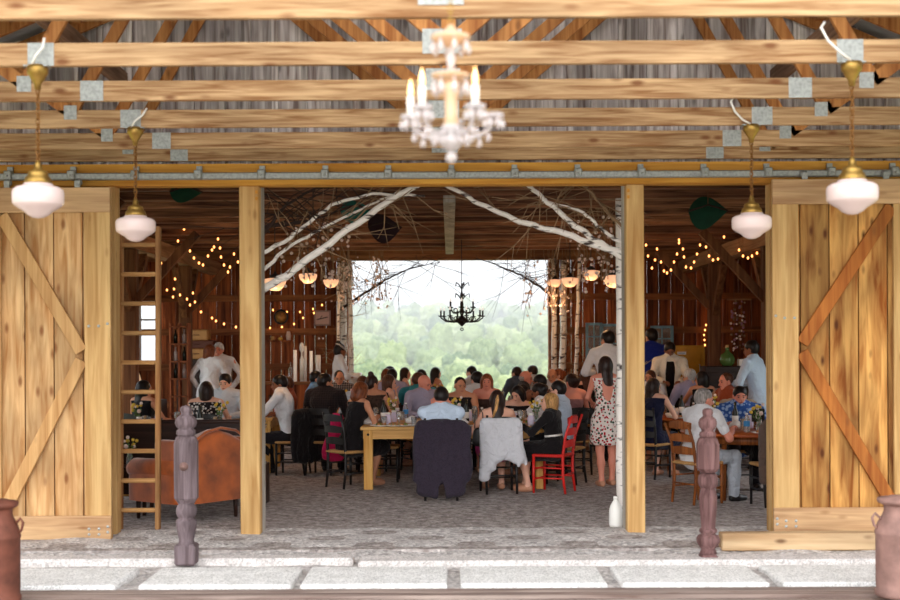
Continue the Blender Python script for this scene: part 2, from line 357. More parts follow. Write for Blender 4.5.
# ---- gable wall above the doors, and front wall
b = MB(); x = -7.0
while x < 7.0:
    wd = rnd.uniform(.22, .30); top = 3.55 + 2.75 * max(0, 1 - abs(x + wd / 2) / 7.2)
    b.box((x + wd / 2, YP + .0 + .015, (3.41 + top) / 2), (wd - .008, .025, top - 3.41)); 
    b.box((x, YP - .025, (3.41 + top) / 2), (.055, .045, top - 3.41)); x += wd
structure(b, 'wall_gable', M_gable)
b = MB()
for x0, x1 in ((-7, -3.16), (3.02, 7)):
    x = x0
    while x < x1 - .01: wd = min(.25, x1 - x); b.box((x + wd / 2, YP + .05, 1.68), (wd - .006, .03, 3.36)); x += wd
structure(b, 'wall_front', M_doorp)
# header and sliding track
b = MB(); b.box((0, 11.55, 3.33), (14, .1, .19)); b.box((0, 11.60, 3.245), (14, .16, .035)); structure(b, 'trim_2', M_header)
t = thing('door_track', 'long galvanized sliding door track on the yellow header', 'door track', (0, 11.44, 3.303))
b = MB(); b.box((0, 0, 0), (13, .06, .062), bev=.01); b.build('rail', M_galv, t)
for i in range(-9, 10):
    b = MB(); b.box((i * .578 + .02, -.02, .01), (.07, .09, .085), bev=.01); b.box((i * .578 + .02, .03, .045), (.05, .03, .10)); b.ball((i * .578 + .02, -.068, .0), .012, 6, 4); b.build('bracket', M_galv, t)
# door posts
for k, (x0, x1, lab) in enumerate(((-1.945, -1.762, 'thick yellow pine post left of the wide centre opening'), (1.635, 1.80, 'thick yellow pine post right of the centre opening, white birch behind it'))):
    t = thing('door_post', lab, 'post', ((x0 + x1) / 2, YP, 0), 0, 'pine posts of the barn front')
    b = MB(); b.box((0, 0, 1.615), (x1 - x0, .14, 3.23), bev=.008); b.build('timber', M_post, t)
    sgn = 1 if k == 0 else -1
    b = MB(); b.box((sgn * ((x1 - x0) / 2 - .035), .17, 1.70), (.07, .20, 3.4)); b.build('jamb', M_jamb, t)
    for z in (3.17, 3.11):
        bb = MB(); bb.box((sgn * ((x1 - x0) / 2 - .02), -.075, z), (.022, .02, .03)); bb.build('hinge_plate', M_header, t)
b = MB(); b.box((-3.13, YP + .04, 1.62), (.06, .16, 3.24)); b.box((3.0, YP + .04, 1.62), (.06, .16, 3.24)); structure(b, 'trim_3', M_post)

# ---- sliding barn doors
M_doorr = wood('knotty_door_plank', srgb(148, 82, 28), srgb(228, 172, 98), 'z', fine=15, knots=.95, island=.28, blotch=.5, stretch=.1, stain=srgb(84, 40, 14)); M_brrr = wood('orange_brace_board', srgb(160, 86, 34), srgb(198, 124, 58), 'z', fine=20, knots=.4, island=.1)
def sliding_door(n, xi, xo, zb, label):
    """xi = inner edge (towards the opening), xo = outer edge"""
    s = 1 if xi > xo else -1
    t = thing('door_%d' % n, label, 'door', (xi, 11.36, zb)); t['kind'] = 'structure'; H = 3.20; W = abs(xi - xo)
    def X(u): return -s * u                     # u = distance from the inner edge
    b = MB(); u = .0; 
    while u < W - .02:
        wd = min(.265, W - u); b.box((X(u + wd / 2), .05, H / 2), (wd - .012, .025, H - .02)); u += wd
    b.build('planks', M_doorp if n == 1 else M_doorr, t)
    for u in (.12, W - .12):
        b = MB(); b.box((X(u), .012, H / 2), (.235, .04, H), bev=.004); b.build('stile', M_doorf, t)
    b = MB(); b.box((X(W / 2 - (.0 if s > 0 else 0)), -.014, H - .115), (W, .026, .225), bev=.004); b.build('top_rail', M_doorx, t)
    b = MB(); b.box((X(W / 2 + .0), -.014, .11), (W - .0, .026, .215), bev=.004); b.build('bottom_rail', M_doorx, t)
    zm = 1.70
    for z0, z1 in ((H - .25, zm + .01), (.24, zm - .07)):
        b = MB(); b.beam((X(W - .25), .01, z0), (X(.27), .01, z1), .115, .035, up=(0, 1, 0), bev=.004); b.build('brace', M_brdr if n == 1 else M_brrr, t)
    for z in (H - .20, 1.94, .05, .10):
        for q, u in ((0, .03), (0, .11), (1, .20)):
            b = MB(); b.lathe([(.0, -.012), (.013, -.008), (.014, 0)], 8, R=Matrix.Rotation(-PI / 2, 3, 'X').inverted(), c=(X(u), -.028 if z > 3 or z < .2 else -.01, z + (.02 if q == 0 and u < .1 else 0))); b.build('bolt', M_bolt, t)
    for u in (.3, W - .3):
        b = MB(); b.box((X(u), .0, H + .03), (.05, .02, .06)); b.lathe([(.035, -.012), (.035, .012)], 12, R=Matrix.Rotation(PI / 2, 3, 'X'), c=(X(u), .03, H + .05)); b.build('hanger', M_galv, t)
sliding_door(1, -3.08, -4.32, -.005, 'sliding plank barn door left of the opening, pale bottom board')
sliding_door(2, 2.93, 4.27, .04, 'sliding plank barn door right of the opening, knotty yellow boards')

# ---- porch trusses
TY = [6.54, 7.62, 8.70, 9.76, 10.80, 11.50]
where = ['nearest the viewer', 'carrying the two nearer pendant lamps', 'third from the viewer', 'carrying the two farther pendant lamps', 'last but one before the gable', 'right against the weathered gable wall']
def truss_parts(t):
    h = .14; z0 = ZC + h; sl = .42; rz = z0 + 2.54; hx = 6.0
    b = MB(); b.box((0, 0, ZC + h / 2), (2 * hx + .5, .04, h), bev=.003); b.build('bottom_chord', M_truss, t)
    for s in (-1, 1):
        b = MB(); b.beam((s * hx, 0, z0 + .02), (0, 0, rz), .04, .14); b.build('top_chord', M_web, t)
        for a, c in (((0, z0), (s * 2.0, z0 + 1.68)), ((s * 2.95, z0), (s * 2.0, z0 + 1.68)), ((s * 2.95, z0), (s * 4.1, z0 + .80))):
            b = MB(); b.beam((a[0], 0, a[1] - .02), (c[0], 0, c[1]), .04, .09); b.build('web', M_web, t)
    b = MB(); b.box((0, 0, (z0 + rz) / 2), (.09, .038, rz - z0)); b.build('king_post', M_web, t)
    for x, z, wd, hh in ((-.04, z0 + .0, .24, .15), (-2.48, ZC + .07, .16, .14), (2.44, ZC + .07, .16, .14), (-2.95, z0 - .02, .10, .11), (2.90, z0 - .02, .10, .11)):
        b = MB(); n = 8
        for i in range(n): b.box((x - wd / 2 + wd * (i + .5) / n, -.0215 - (.0015 if i % 2 else 0), z), (wd / n, .003, hh))
        b.build('gusset_plate', M_galv, t)
for i, y in enumerate(TY):
    t = thing('roof_truss', 'pine roof truss with zigzag webs and steel plates, ' + where[i], 'truss', (0, y, 0), 0, 'porch roof trusses')
    truss_parts(t)
# longitudinal braces, purlins and the porch roof
for s, lab in ((-1, 'left'), (1, 'right')):
    b = MB(); b.box((s * 3.0, 8.9, 4.20), (.05, 6.0, .16)); tag(b.build('lateral_brace', M_brace), 'grey-brown timber brace running back along the truss webs on the %s' % lab, 'timber')
M_metal = plain('roof_sheet', srgb(176, 176, 180), .5, .3)
b = MB()
for s in (-1, 1):
    def f(u, v, s=s): x = u * 7.0; return (s * x, 6.4 + 5.3 * v, ZC + .14 + 2.66 - .42 * x + .02 + .008 * math.sin(v * 120))
    b.grid(f, 8, 200)
structure(b, 'ceiling_porch', M_metal)
for s in (-1, 1):
    for k in range(6):
        x = .1 + k * 1.1; b = MB(); b.box((s * x, 9.0, ZC + .14 + 2.57 - .42 * x), (.09, 5.2, .04)); tag(b.build('roof_purlin', M_web), 'long timber purlin under the porch roof metal', 'timber', 'purlins under the porch roof')
# porch corner posts (carry the trusses outside the frame)
for x in (-5.9, 5.9):
    b = MB(); b.box((x, 6.54, 1.72), (.18, .18, 3.44)); b.box((x, 9.5, 3.38), (.12, 6.2, .14)); structure(b, 'trim_4' if x < 0 else 'trim_5', M_post)

b = MB(); b.box((0, 4.6, 3.53), (12.0, .14, .16), bev=.005); b.box((-5.9, 4.6, 1.72), (.18, .18, 3.46)); b.box((5.9, 4.6, 1.72), (.18, .18, 3.46)); structure(b, 'trim_9', M_post)   # cross beam the chandelier hangs from

# ---- barn interior
def boards(b, p0, dirv, total, z0, z1, wd, th, normal, gap=.006, rag=0):
    p0 = Vector(p0); d = Vector(dirv); nrm = Vector(normal); u = 0
    while u < total - .01:
        q = min(wd * rnd.uniform(.85, 1.2), total - u); c = p0 + d * (u + q / 2)
        dd = [abs(d.x) * (q - gap) + abs(nrm.x) * th, abs(d.y) * (q - gap) + abs(nrm.y) * th, z1 - z0]
        b.box((c.x, c.y, (z0 + z1) / 2), dd); u += q
OX0, OX1, OZ = -2.04, 1.98, 3.46
def side_wall(b, x):                          # plank wall; unseen doorways added to let sky light into the barn
    y = YP + .2
    for L, z0 in ((1.2, 0), (4.0, 2.9), (1.6, 0), (4.0, 2.9 if x < 0 else 0), (2.6, 0)): boards(b, (x, y, 0), (0, 1, 0), L, z0, 3.9, .26, .03, (1, 0, 0)); y += L
b = MB(); boards(b, (-6.6, YB + .03, 0), (1, 0, 0), OX0 - (-6.6) - 1.55, 0, 3.9, .26, .03, (0, 1, 0)); boards(b, (OX0 - 1.55, YB + .03, 0), (1, 0, 0), 1.55, 0, 3.9, .24, .03, (0, 1, 0))
boards(b, (OX1, YB + .03, 0), (1, 0, 0), 6.6 - OX1, 0, 3.9, .26, .03, (0, 1, 0)); boards(b, (OX0, YB + .03, 0), (1, 0, 0), OX1 - OX0, OZ, 3.9, .26, .03, (0, 1, 0)); structure(b, 'wall_back', M_barn)
b = MB(); side_wall(b, -6.6); structure(b, 'wall_left', M_barn)
b = MB(); side_wall(b, 6.6); structure(b, 'wall_right', M_barn)
b = MB()
for z in (2.72, 2.05, 1.35, .6):
    b.box(((-6.6 + OX0) / 2, YB - .05, z), (OX0 + 6.6, .10, .13)); b.box(((6.6 + OX1) / 2, YB - .05, z), (6.6 - OX1, .10, .13))
structure(b, 'trim_6', M_girt)
b = MB(); b.box((0, YB - .10, 3.57), (13, .20, .22)); structure(b, 'trim_7', M_tie)
b = MB(); b.box((OX0 - .05, YB - .0, 1.72), (.12, .3, 3.45)); b.box((OX1 + .05, YB - .0, 1.72), (.12, .3, 3.45)); structure(b, 'trim_8', M_girt)
b = MB(); y = YP + .2
while y < YB + .1: q = rnd.uniform(.2, .3); b.box((0, y + q / 2, 3.82 + rnd.uniform(0, .01)), (13.4, q - .01, .03)); y += q
structure(b, 'ceiling', M_ceil)
for i in range(13):
    y = 12.25 + i * .86; b = MB(); z = 3.60 + rnd.uniform(-.02, .02)
    if i % 3 == 1: b.tube([(-6.5 + 13 * k / 12, y + rnd.uniform(-.02, .02), z + rnd.uniform(-.015, .015)) for k in range(13)], .12, 10)
    else: b.box((0, y, z), (13.1, .14, .26), bev=.01)
    tag(b.build('ceiling_joist', M_joist), 'dark old %s joist crossing the barn ceiling' % ('round log' if i % 3 == 1 else 'sawn timber'), 'joist', 'log joists' if i % 3 == 1 else 'sawn joists')
b = MB(); b.box((0, 18.3, 3.425), (.14, 8.0, .08)); tag(b.build('ceiling_rail', M_jamb), 'grey board running back along the middle of the barn ceiling', 'beam')
for s, lab in ((-1, 'left'), (1, 'right')):
    b = MB(); b.box((s * 4.65, 18.4, 3.30), (.2, 13.0, .24)); tag(b.build('plate_beam', M_plate), 'long pale plate beam running back over the %s aisle posts' % lab, 'beam')
    for k, y in enumerate((14.0, 18.2, 22.0)):
        t = thing('aisle_post', 'old hewn post with knee braces, %s of the %s aisle' % (('nearest', 'middle', 'farthest')[k], lab), 'post', (s * 4.65, y, 0), 0, 'hewn aisle posts')
        b = MB(); b.box((0, 0, 1.588), (.2, .2, 3.176), bev=.01); b.build('timber', M_barnpost, t)
        for dy in (-1, 1):
            b = MB(); b.beam((0, dy * .06, 2.3), (0, dy * .84, 3.13), .1, .12); b.build('knee_brace', M_barnpost, t)
        b = MB(); b.beam((-s * .06, 0, 2.4), (-s * .98, 0, 3.40), .1, .12); b.build('knee_brace', M_barnpost, t)
# window 1 in the back wall, left bay: bright glazed window beside a white curtain
t = thing('window_1', 'tall bright window with white frame behind the ladder', 'window', (-6.0, YB - .02, 2.05)); t['kind'] = 'structure'
b = MB(); 
for x in (-.17, .17): b.box((x, -.06, 0), (.04, .05, 1.2))
for z in (-.6, 0.25, .6): b.box((0, -.06, z), (.36, .05, .04))
b.build('window_frame', M_white, t)
b = MB(); b.box((0, -.04, 0), (.34, .01, 1.2)); b.build('pane', plain('bright_pane', (.9, .95, 1), .2, em=(.85, .93, 1), es=.9), t)

# ---- outside: meadow and wooded hillside
def hz(x, y):
    if y < 60: z = -.35 - (y - 27) * .10
    elif y < 120: z = -3.65 + (y - 60) * .02
    else: z = -2.45 + (y - 120) * .060
    return z + .8 * math.sin(x * .02 + 1.3) * max(0, (y - 100) / 200) + 1.2 * math.sin(x * .011 + y * .01) * max(0, (y - 100) / 150)
b = MB(); b.grid(lambda u, v: ((u - .5) * (60 + 500 * v), 26.5 + 330 * v, hz((u - .5) * (60 + 500 * v), 26.5 + 330 * v)), 60, 80); structure(b, 'hills', ground('meadow', srgb(100, 120, 80), srgb(140, 156, 110), .3, bump=.2, fine=3))
def foliage(name, c1, c2):
    m, n, p = newmat(name); L = n.links.new; tt = N(n, 'ShaderNodeTexCoord'); oi = N(n, 'ShaderNodeObjectInfo')
    z = N(n, 'ShaderNodeTexNoise'); z.inputs['Scale'].default_value = 2.2; z.inputs['Detail'].default_value = 8; z.inputs['Roughness'].default_value = .7; L(tt.outputs['Object'], z.inputs['Vector'])
    ad = N(n, 'ShaderNodeMath', operation='MULTIPLY_ADD'); L(oi.outputs['Random'], ad.inputs[0]); ad.inputs[1].default_value = .34; ad.inputs[2].default_value = -.17
    a2 = N(n, 'ShaderNodeMath', operation='ADD'); L(z.outputs[0], a2.inputs[0]); L(ad.outputs[0], a2.inputs[1])
    r = N(n, 'ShaderNodeValToRGB'); r.color_ramp.elements[0].position = .3; r.color_ramp.elements[1].position = .7; r.color_ramp.elements[0].color = (*c1, 1); r.color_ramp.elements[1].color = (*c2, 1)
    L(a2.outputs[0], r.inputs[0]); L(r.outputs[0], p.inputs['Base Color']); p.inputs['Roughness'].default_value = .9; p.inputs['Specular IOR Level'].default_value = .1
    return m
M_leaf = foliage('tree_leaves', srgb(84, 104, 78), srgb(156, 168, 120)); M_tr = plain('tree_trunk', srgb(120, 100, 86), .9)
from mathutils import noise as mno
def crown_mb(seed, hgt, wid, conif=False):
    b = MB(); r = random.Random(seed); b.ball((0, 0, 0), 1.0, 40, 26)
    off = Vector((seed * 3.1, 0, 0))
    for i, v in enumerate(b.v):
        p = Vector(v); d = 1 + .34 * mno.noise(p * 1.7 + off) + .22 * mno.noise(p * 4.3 + off) + .14 * mno.noise(p * 10 + off)
        if conif: q = (p.z + 1) / 2; p = Vector((p.x * (1.15 - q) * .9, p.y * (1.15 - q) * .9, p.z))
        p = p * d; b.v[i] = (p.x * wid / 2, p.y * wid / 2, p.z * hgt * .42 + hgt * .58)
    return b
protos = []
for k in range(7):
    h_, w_ = [(9, 8), (11, 8.5), (8, 9), (12, 7), (7, 7), (10, 10), (9, 7)][k]
    t = thing('tree', 'pale hazy leafy tree on the wooded hillside', 'tree', (0, 0, 0), 0, 'trees on the hillside')
    crown_mb(k + 1, h_, w_, False).build('crown', M_leaf, t); b = MB(); b.tube([(0, 0, -.5), (0, 0, h_ * .4)], [.22, .14], 7); b.build('trunk', M_tr, t); protos.append(t)
spots = []
for row in range(16):
    y = 64 + row * 6.4 * (1 + row * .08); n = int(9 + row * 1.25); halfw = y * .105
    for i in range(n): spots.append(((i + .5) / n * 2 * halfw - halfw + rnd.uniform(-1.5, 1.5) * (1 + row * .1), y + rnd.uniform(-3, 3)))
usedp = set()
for i, (x, y) in enumerate(spots):
    k = i % 7; s = (.27 + .13 * rnd.random()) * (1.0 if y < 100 else (1.15 if y < 160 else 1.0)); z = hz(x, y) - .3
    lab = ['pale hazy leafy tree on the near slope below the barn', 'pale hazy leafy tree halfway up the wooded hillside', 'bluish far tree along the hilltop skyline'][0 if y < 105 else (1 if y < 165 else 2)]
    grp = ['near slope trees', 'hillside trees', 'skyline trees'][0 if y < 105 else (1 if y < 165 else 2)]
    if k not in usedp:
        usedp.add(k); o = protos[k]; o.location = (x, y, z); o.rotation_euler = (0, 0, rnd.uniform(0, 6)); o.scale = (s, s, s); o['label'] = lab; o['group'] = grp
    else: dup(protos[k], (x, y, z), rnd.uniform(0, 6), lab, grp, (s, s, s * rnd.uniform(.85, 1.15)))
# summer haze lying over the valley
mh = bpy.data.materials.new('valley_haze'); mh.use_nodes = True; n = mh.node_tree; n.nodes.remove(n.nodes['Principled BSDF']); vs = n.nodes.new('ShaderNodeVolumeScatter'); vs.inputs['Color'].default_value = (.93, .97, 1, 1); vs.inputs['Density'].default_value = .0042; n.links.new(vs.outputs[0], n.nodes['Material Output'].inputs['Volume'])
b = MB(); b.box((0, 210, 8), (420, 310, 44)); o = b.build('haze', mh); o['kind'] = 'stuff'; o['label'] = 'thin pale summer haze over the wooded valley'; o['category'] = 'haze'
# ================================================================ LAMPS AND PORCH THINGS
def chain_mb(z0, z1, n, r=.012, w=.0035):
    b = MB()
    for i in range(n):
        z = z0 + (z1 - z0) * (i + .5) / n; L = (z1 - z0) / n * .72
        M = Matrix.Rotation(PI / 2 if i % 2 else 0, 3, 'Z') @ Matrix.Rotation(PI / 2, 3, 'X') @ Matrix.Diagonal((1, L / r, 1))
        b.torus((0, 0, z), r, w, 8, 5, M)
    return b
def pendant(x, y, label, cab, group):
    t = thing('pendant_lamp', label, 'lamp', (x, y, ZC), 0, group); t.scale = (1, 1, .995 if y < 9 else .955)
    b = MB(); b.lathe([(.0, -.15), (.018, -.145), (.022, -.11), (.045, -.075), (.048, -.065), (.062, -.05), (.064, -.03), (.062, 0), (0, 0)], 20); b.build('canopy', M_brass, t)
    b = MB(); b.box((0, 0, -.004), (.15, .08, .008)); b.build('mounting_plate', M_galv, t)
    chain_mb(-.60, -.14, 15).build('chain', M_chain, t)
    b = MB(); b.tube([(.006, .004, -.15), (.012, -.003, -.3), (.004, .006, -.45), (.01, 0, -.58)], .003, 5); b.build('cord', M_chain, t)
    b = MB(); b.lathe([(0, -.575), (.012, -.58), (.022, -.605), (.024, -.63), (.055, -.645), (.062, -.66), (.06, -.67), (.075, -.685), (.082, -.71), (.08, -.725), (0, -.725)][::-1], 20); b.build('fitter', M_brass, t)
    b = MB(); b.lathe([(.0, -.932), (.03, -.928), (.062, -.912), (.085, -.89), (.115, -.872), (.143, -.852), (.151, -.84), (.154, -.80), (.154, -.775), (.148, -.757), (.128, -.742), (.09, -.732), (.085, -.72), (.0, -.72)], 32); b.build('lamp_shade', M_opal, t)
    b = MB(); b.tube([Vector(p) for p in cab], .0085, 6); b.build('cable', M_cable, t)
g = 'schoolhouse pendant lamps under the porch trusses'
pendant(-2.50, 7.60, 'white opal schoolhouse pendant lamp hanging before the left door top', [(-.02, -.05, -.01), (.01, -.06, .05), (.05, -.055, .10), (.055, -.04, .16)], g)
pendant(-2.445, 9.74, 'smaller-looking white pendant lamp hanging beside the ladder top', [(-.02, -.05, -.01), (.01, -.06, .04), (.07, -.055, .09), (.10, -.04, .15)], g)
pendant(2.45, 7.60, 'white opal pendant lamp hanging before the right door top', [(-.02, -.05, .0), (-.08, -.06, .04), (-.16, -.055, .12), (-.20, -.05, .20), (-.17, -.02, .24)], g)
pendant(2.355, 9.74, 'white pendant lamp hanging at the right opening beside the door edge', [(-.02, -.05, .0), (-.08, -.06, .03), (-.14, -.055, .10), (-.17, -.05, .18), (-.14, -.02, .22)], g)

# crystal chandelier
t = thing('crystal_chandelier', 'glowing crystal chandelier with flame bulbs hanging over the porch', 'chandelier', (.008, 4.6, .603)); t.scale = (.637, .637, .637)
chain_mb(3.62, 4.47, 20, .014, .003).build('chain', M_brass, t)
M_cr2 = plain('warm_crystal_body', srgb(232, 196, 160), .15, trans=.3, em=(1, .7, .45), es=.04)
b = MB(); b.lathe([(.02, 3.50), (.10, 3.535), (.115, 3.55), (.115, 3.565), (.05, 3.58), (.015, 3.63)], 20); b.build('crown_dish', M_cr2, t)
b = MB(); b.lathe([(.018, 3.34), (.022, 3.4), (.03, 3.44), (.018, 3.48), (.02, 3.52)], 14); b.build('upper_stem', M_crystal, t)
b = MB(); b.lathe([(.05, 3.30), (.105, 3.325), (.115, 3.34), (.04, 3.35), (.02, 3.36)], 20); b.build('middle_dish', M_cr2, t)
b = MB(); b.lathe([(.03, 3.04), (.045, 3.06), (.034, 3.12), (.038, 3.2), (.05, 3.28), (.03, 3.32)], 16); b.build('column', M_cr2, t)
b = MB(); b.lathe([(0, 2.90), (.03, 2.905), (.06, 2.93), (.075, 2.965), (.04, 2.99), (.065, 3.02), (.055, 3.05), (.0, 3.06)], 20); b.build('bowl', M_crystal, t)
b = MB(); b.ball((0, 0, 2.865), .034, 12, 8); b.lathe([(.02, 2.885), (.012, 2.905)], 10); b.build('finial_ball', M_crystal, t)
def drop(p, L=.055, r=.014): 
    q = MB(); q.lathe([(0, -L), (r, -L * .62), (r * .75, -L * .3), (.002, 0)], 6, c=p, smooth=False); q.ball((p[0], p[1], p[2] + .01), .008, 6, 4); return q
for k in range(8):
    a = k * PI / 4 + .2; drop((.105 * math.cos(a), .105 * math.sin(a), 3.53), .075, .018).build('crystal_drop', M_crystal, t)
    drop((.1 * math.cos(a), .1 * math.sin(a), 3.30), .085, .02).build('crystal_drop', M_crystal, t)
for k in range(5):
    a = math.radians((158, 230, 302, 14, 86)[k]); ca, sa = math.cos(a), math.sin(a); R_ = .255
    b = MB(); b.tube([(ca * r, sa * r, z) for r, z in ((.03, 3.03), (.09, 2.99), (.16, 2.99), (.22, 3.03), (R_, 3.08), (R_, 3.11))], [.014, .012, .011, .011, .011, .012], 8); arm = b.build('arm', M_crystal, t)
    b = MB(); b.lathe([(.012, 3.09), (.05, 3.105), (.062, 3.125), (.05, 3.12), (.0, 3.118)], 16, c=(ca * R_, sa * R_, 0)); b.build('bobeche', M_crystal, arm)
    if k != 3: b = MB(); b.lathe([(.021, 3.12), (.021, 3.235), (0, 3.235)], 12, c=(ca * R_, sa * R_, 0)); b.build('candle_sleeve', M_candle, arm)
    if k != 3: b = MB(); b.lathe([(.010, 3.235), (.0165, 3.265), (.014, 3.29), (.006, 3.32), (0, 3.345)], 12, c=(ca * R_, sa * R_, 0)); b.build('flame_bulb', M_flame, arm)
    b = MB()
    for q in range(6):
        aa = q * PI / 3; p = (ca * R_ + .052 * math.cos(aa), sa * R_ + .052 * math.sin(aa), 3.10); d = drop(p, .065, .016); b.add(d.v, d.f, 0)
    b.build('crystal_drops', M_crystal, arm)
    b = MB()
    for q, (rr, zz) in enumerate(((.10, 2.985), (.17, 2.985), (.225, 3.02))):
        d = drop((ca * rr, sa * rr, zz), .06, .014); b.add(d.v, d.f, 0); d = drop((ca * rr - sa * .03, sa * rr + ca * .03, zz - .01), .05, .012); b.add(d.v, d.f, 0)
    b.build('crystal_drops', M_crystal, arm)
    if k % 2 == 0:
        l = bpy.data.lights.new('chandelier_glow', 'POINT'); l.energy = .18; l.color = (1, .6, .3); l.shadow_soft_size = .03; lo = bpy.data.objects.new('chandelier_glow', l); C.objects.link(lo); lo.location = (ca * R_ * 1.0, sa * R_, 3.40); lo.parent = t

# ladder at the left opening
t = thing('ladder', 'narrow wooden ladder standing inside the left opening', 'ladder', (-3.0, 11.95, 0)); t.rotation_euler = (math.radians(-1.5), 0, 0)
for x in (-.16, .20):
    b = MB(); b.box((x, 0, 1.45), (.045, .07, 2.90), bev=.006); b.build('rail', M_ladder, t)
for k in range(10):
    b = MB(); b.box((.0175, -.02, .185 + k * .282), (.33, .045, .042), bev=.008); b.build('rung', M_rung, t)

# newel posts
def octa(w_, z0, z1, ch): 
    c_ = w_ * ch; return None
t = thing('newel_post', 'grey weathered turned newel post standing before the left opening', 'newel post', (-2.14, 10.12, -.02)); b = MB()
b.box((0, 0, .085), (.17, .17, .17), bev=.015); b.lathe([(.075, .16), (.062, .185), (.06, .20), (.066, .23), (.076, .28), (.084, .33), (.084, .355), (.07, .37), (.062, .378), (.072, .39), (.083, .42), (.083, .445), (.074, .475), (.062, .49), (.072, .50)], 24)
b.lathe([(.065, .495), (.10, .54), (.10, .985), (.082, 1.03), (.06, 1.05)], 8, sq=True, smooth=False)
b.lathe([(.068, 1.04), (.078, 1.055), (.076, 1.085), (.058, 1.10), (.078, 1.115), (.088, 1.145), (.082, 1.18), (.055, 1.205), (.038, 1.215), (.04, 1.23), (.05, 1.25), (.042, 1.275), (0, 1.29)], 24)
b.build('turned_shaft', M_newel, t)
b = MB(); b.lathe([(0, -.006), (.03, -.004), (.036, 0)], 14, R=Matrix.Rotation(PI / 2, 3, 'X').inverted() if False else Matrix.Rotation(-PI / 2, 3, 'X').inverted(), c=(.0, -.093, .80)); b.build('worn_rosette', plain('worn_rosette', srgb(140, 108, 100), .8), t)
t = thing('newel_post', 'reddish turned newel post standing before the right opening', 'newel post', (2.11, 10.25, -.02)); b = MB()
b.box((0, 0, .02), (.15, .15, .06), bev=.02)
b.lathe([(.075, .05), (.06, .09), (.085, .12), (.10, .15), (.10, .18), (.085, .205), (.06, .215), (.078, .235), (.078, .25), (.06, .27), (.064, .33), (.074, .44), (.078, .52), (.068, .58), (.06, .60), (.078, .62), (.086, .65), (.086, .69), (.075, .715), (.06, .73)], 24)
b.lathe([(.07, .735), (.10, .77), (.10, .97), (.082, 1.02), (.06, 1.04)], 8, sq=True, smooth=False)
b.lathe([(.068, 1.035), (.072, 1.05), (.070, 1.07), (.052, 1.085), (.058, 1.10), (.076, 1.125), (.080, 1.155), (.070, 1.185), (.046, 1.205), (.040, 1.215), (.046, 1.235), (.044, 1.26), (.028, 1.275), (0, 1.28)], 24)
b.v = [(x * .95, y * .95, z * .97) for x, y, z in b.v]
b.build('turned_shaft', M_newelr, t)
# sill timber, milk jug
p0 = at(722, 543, 10.7); b = MB(); b.box(((2.34 + 4.0) / 2, 10.72, .055), (1.72, .14, .15), bev=.01); tag(b.build('sill_timber', M_sill), 'long knotty pine timber lying below the right sliding door', 'timber')
t = thing('milk_jug', 'white plastic jug on the dirt behind the right pine post', 'jug', (1.585, 12.0, 0)); b = MB()
b.lathe([(.0, 0), (.06, 0), (.066, .02), (.066, .16), (.055, .20), (.025, .25), (.022, .27)], 16); b.build('jug_body', plain('milky_plastic', srgb(238, 236, 230), .4), t)
b = MB(); b.lathe([(.025, .265), (.025, .29), (0, .29)], 12); b.build('cap', M_white, t)
b = MB(); b.tube([(.04, 0, .21), (.085, 0, .19), (.09, 0, .12), (.064, 0, .08)], .009, 6); b.build('handle', M_white, t)
# milk cans
def milk_can(x, y, m, label, H=.70, R_=.165, side=1):
    t = thing('milk_can', label, 'milk can', (x, y, 0)); b = MB()
    b.lathe([(.0, .0), (R_ * .98, .0), (R_ * 1.04, .01), (R_ * 1.04, .035), (R_ * .98, .045), (R_, .10), (R_, .42), (R_ * 1.03, .43), (R_ * 1.03, .445), (R_, .455), (R_ * .93, .50), (R_ * .74, .555), (R_ * .66, .585), (R_ * .66, .63), (R_ * .70, .64)], 32); b.v = [(p[0], p[1], p[2] * H / .70) for p in b.v]; b.build('can_body', m, t)
    b = MB(); b.lathe([(R_ * .66, .625), (R_ * .90, .645), (R_ * .94, .66), (R_ * .90, .675), (R_ * .5, .685), (R_ * .45, .69), (0, .692)], 28); b.v = [(p[0], p[1], p[2] * H / .70) for p in b.v]; b.build('lid', m, t)
    for s in (-1, 1):
        b = MB(); b.tube([(s * R_ * .8, 0, .53), (s * R_ * 1.05, 0, .57), (s * R_ * 1.18, 0, .54), (s * R_ * 1.1, 0, .49), (s * R_ * .96, 0, .47)], .010, 7); b.build('handle', m, t)
milk_can(-3.10, 8.56, M_rust, 'rust-brown steel milk can standing on the deck at the left edge', .71, .145)
milk_can(3.10, 8.62, M_rust2, 'pale pinkish rusty milk can standing on the deck at the right edge', .70, .165)

# birch trunks and branches
def birch_tube(pts, r0, r1, n=10, sub=6, wob=.02, seed=0):
    r = random.Random(seed); P = []
    for i in range(len(pts) - 1):
        a, c = Vector(pts[i]), Vector(pts[i + 1])
        for k in range(sub): P.append(a.lerp(c, k / sub) + Vector((r.uniform(-wob, wob), r.uniform(-wob, wob), r.uniform(-wob, wob) * .5)))
    P.append(Vector(pts[-1])); L = len(P) - 1; b = MB(); b.tube(P, [r0 + (r1 - r0) * i / L for i in range(L + 1)], n); return b, P
def twigs(P, n, seed, L=.5, r=.006, up=-.1):
    q = random.Random(seed); b = MB(); ends = []
    for _ in range(n):
        p = P[q.randrange(len(P) // 4, len(P))]; d = Vector((q.uniform(-1, 1), q.uniform(-.6, .6), q.uniform(-.5, .8) + up)).normalized(); l = L * q.uniform(.5, 1.3)
        m_ = p + d * l * .5 + Vector((q.uniform(-.06, .06), 0, q.uniform(-.06, .06))); e = p + d * l + Vector((0, 0, q.uniform(-.1, .05))); b.tube([p, m_, e], [r, r * .8, r * .4], 5); ends += [m_, e]
        d2 = (d + Vector((q.uniform(-.6, .6), 0, q.uniform(-.6, .4)))).normalized(); e2 = m_ + d2 * l * .5; b.tube([m_, e2], [r * .7, r * .3], 4); ends.append(e2)
    return b, ends
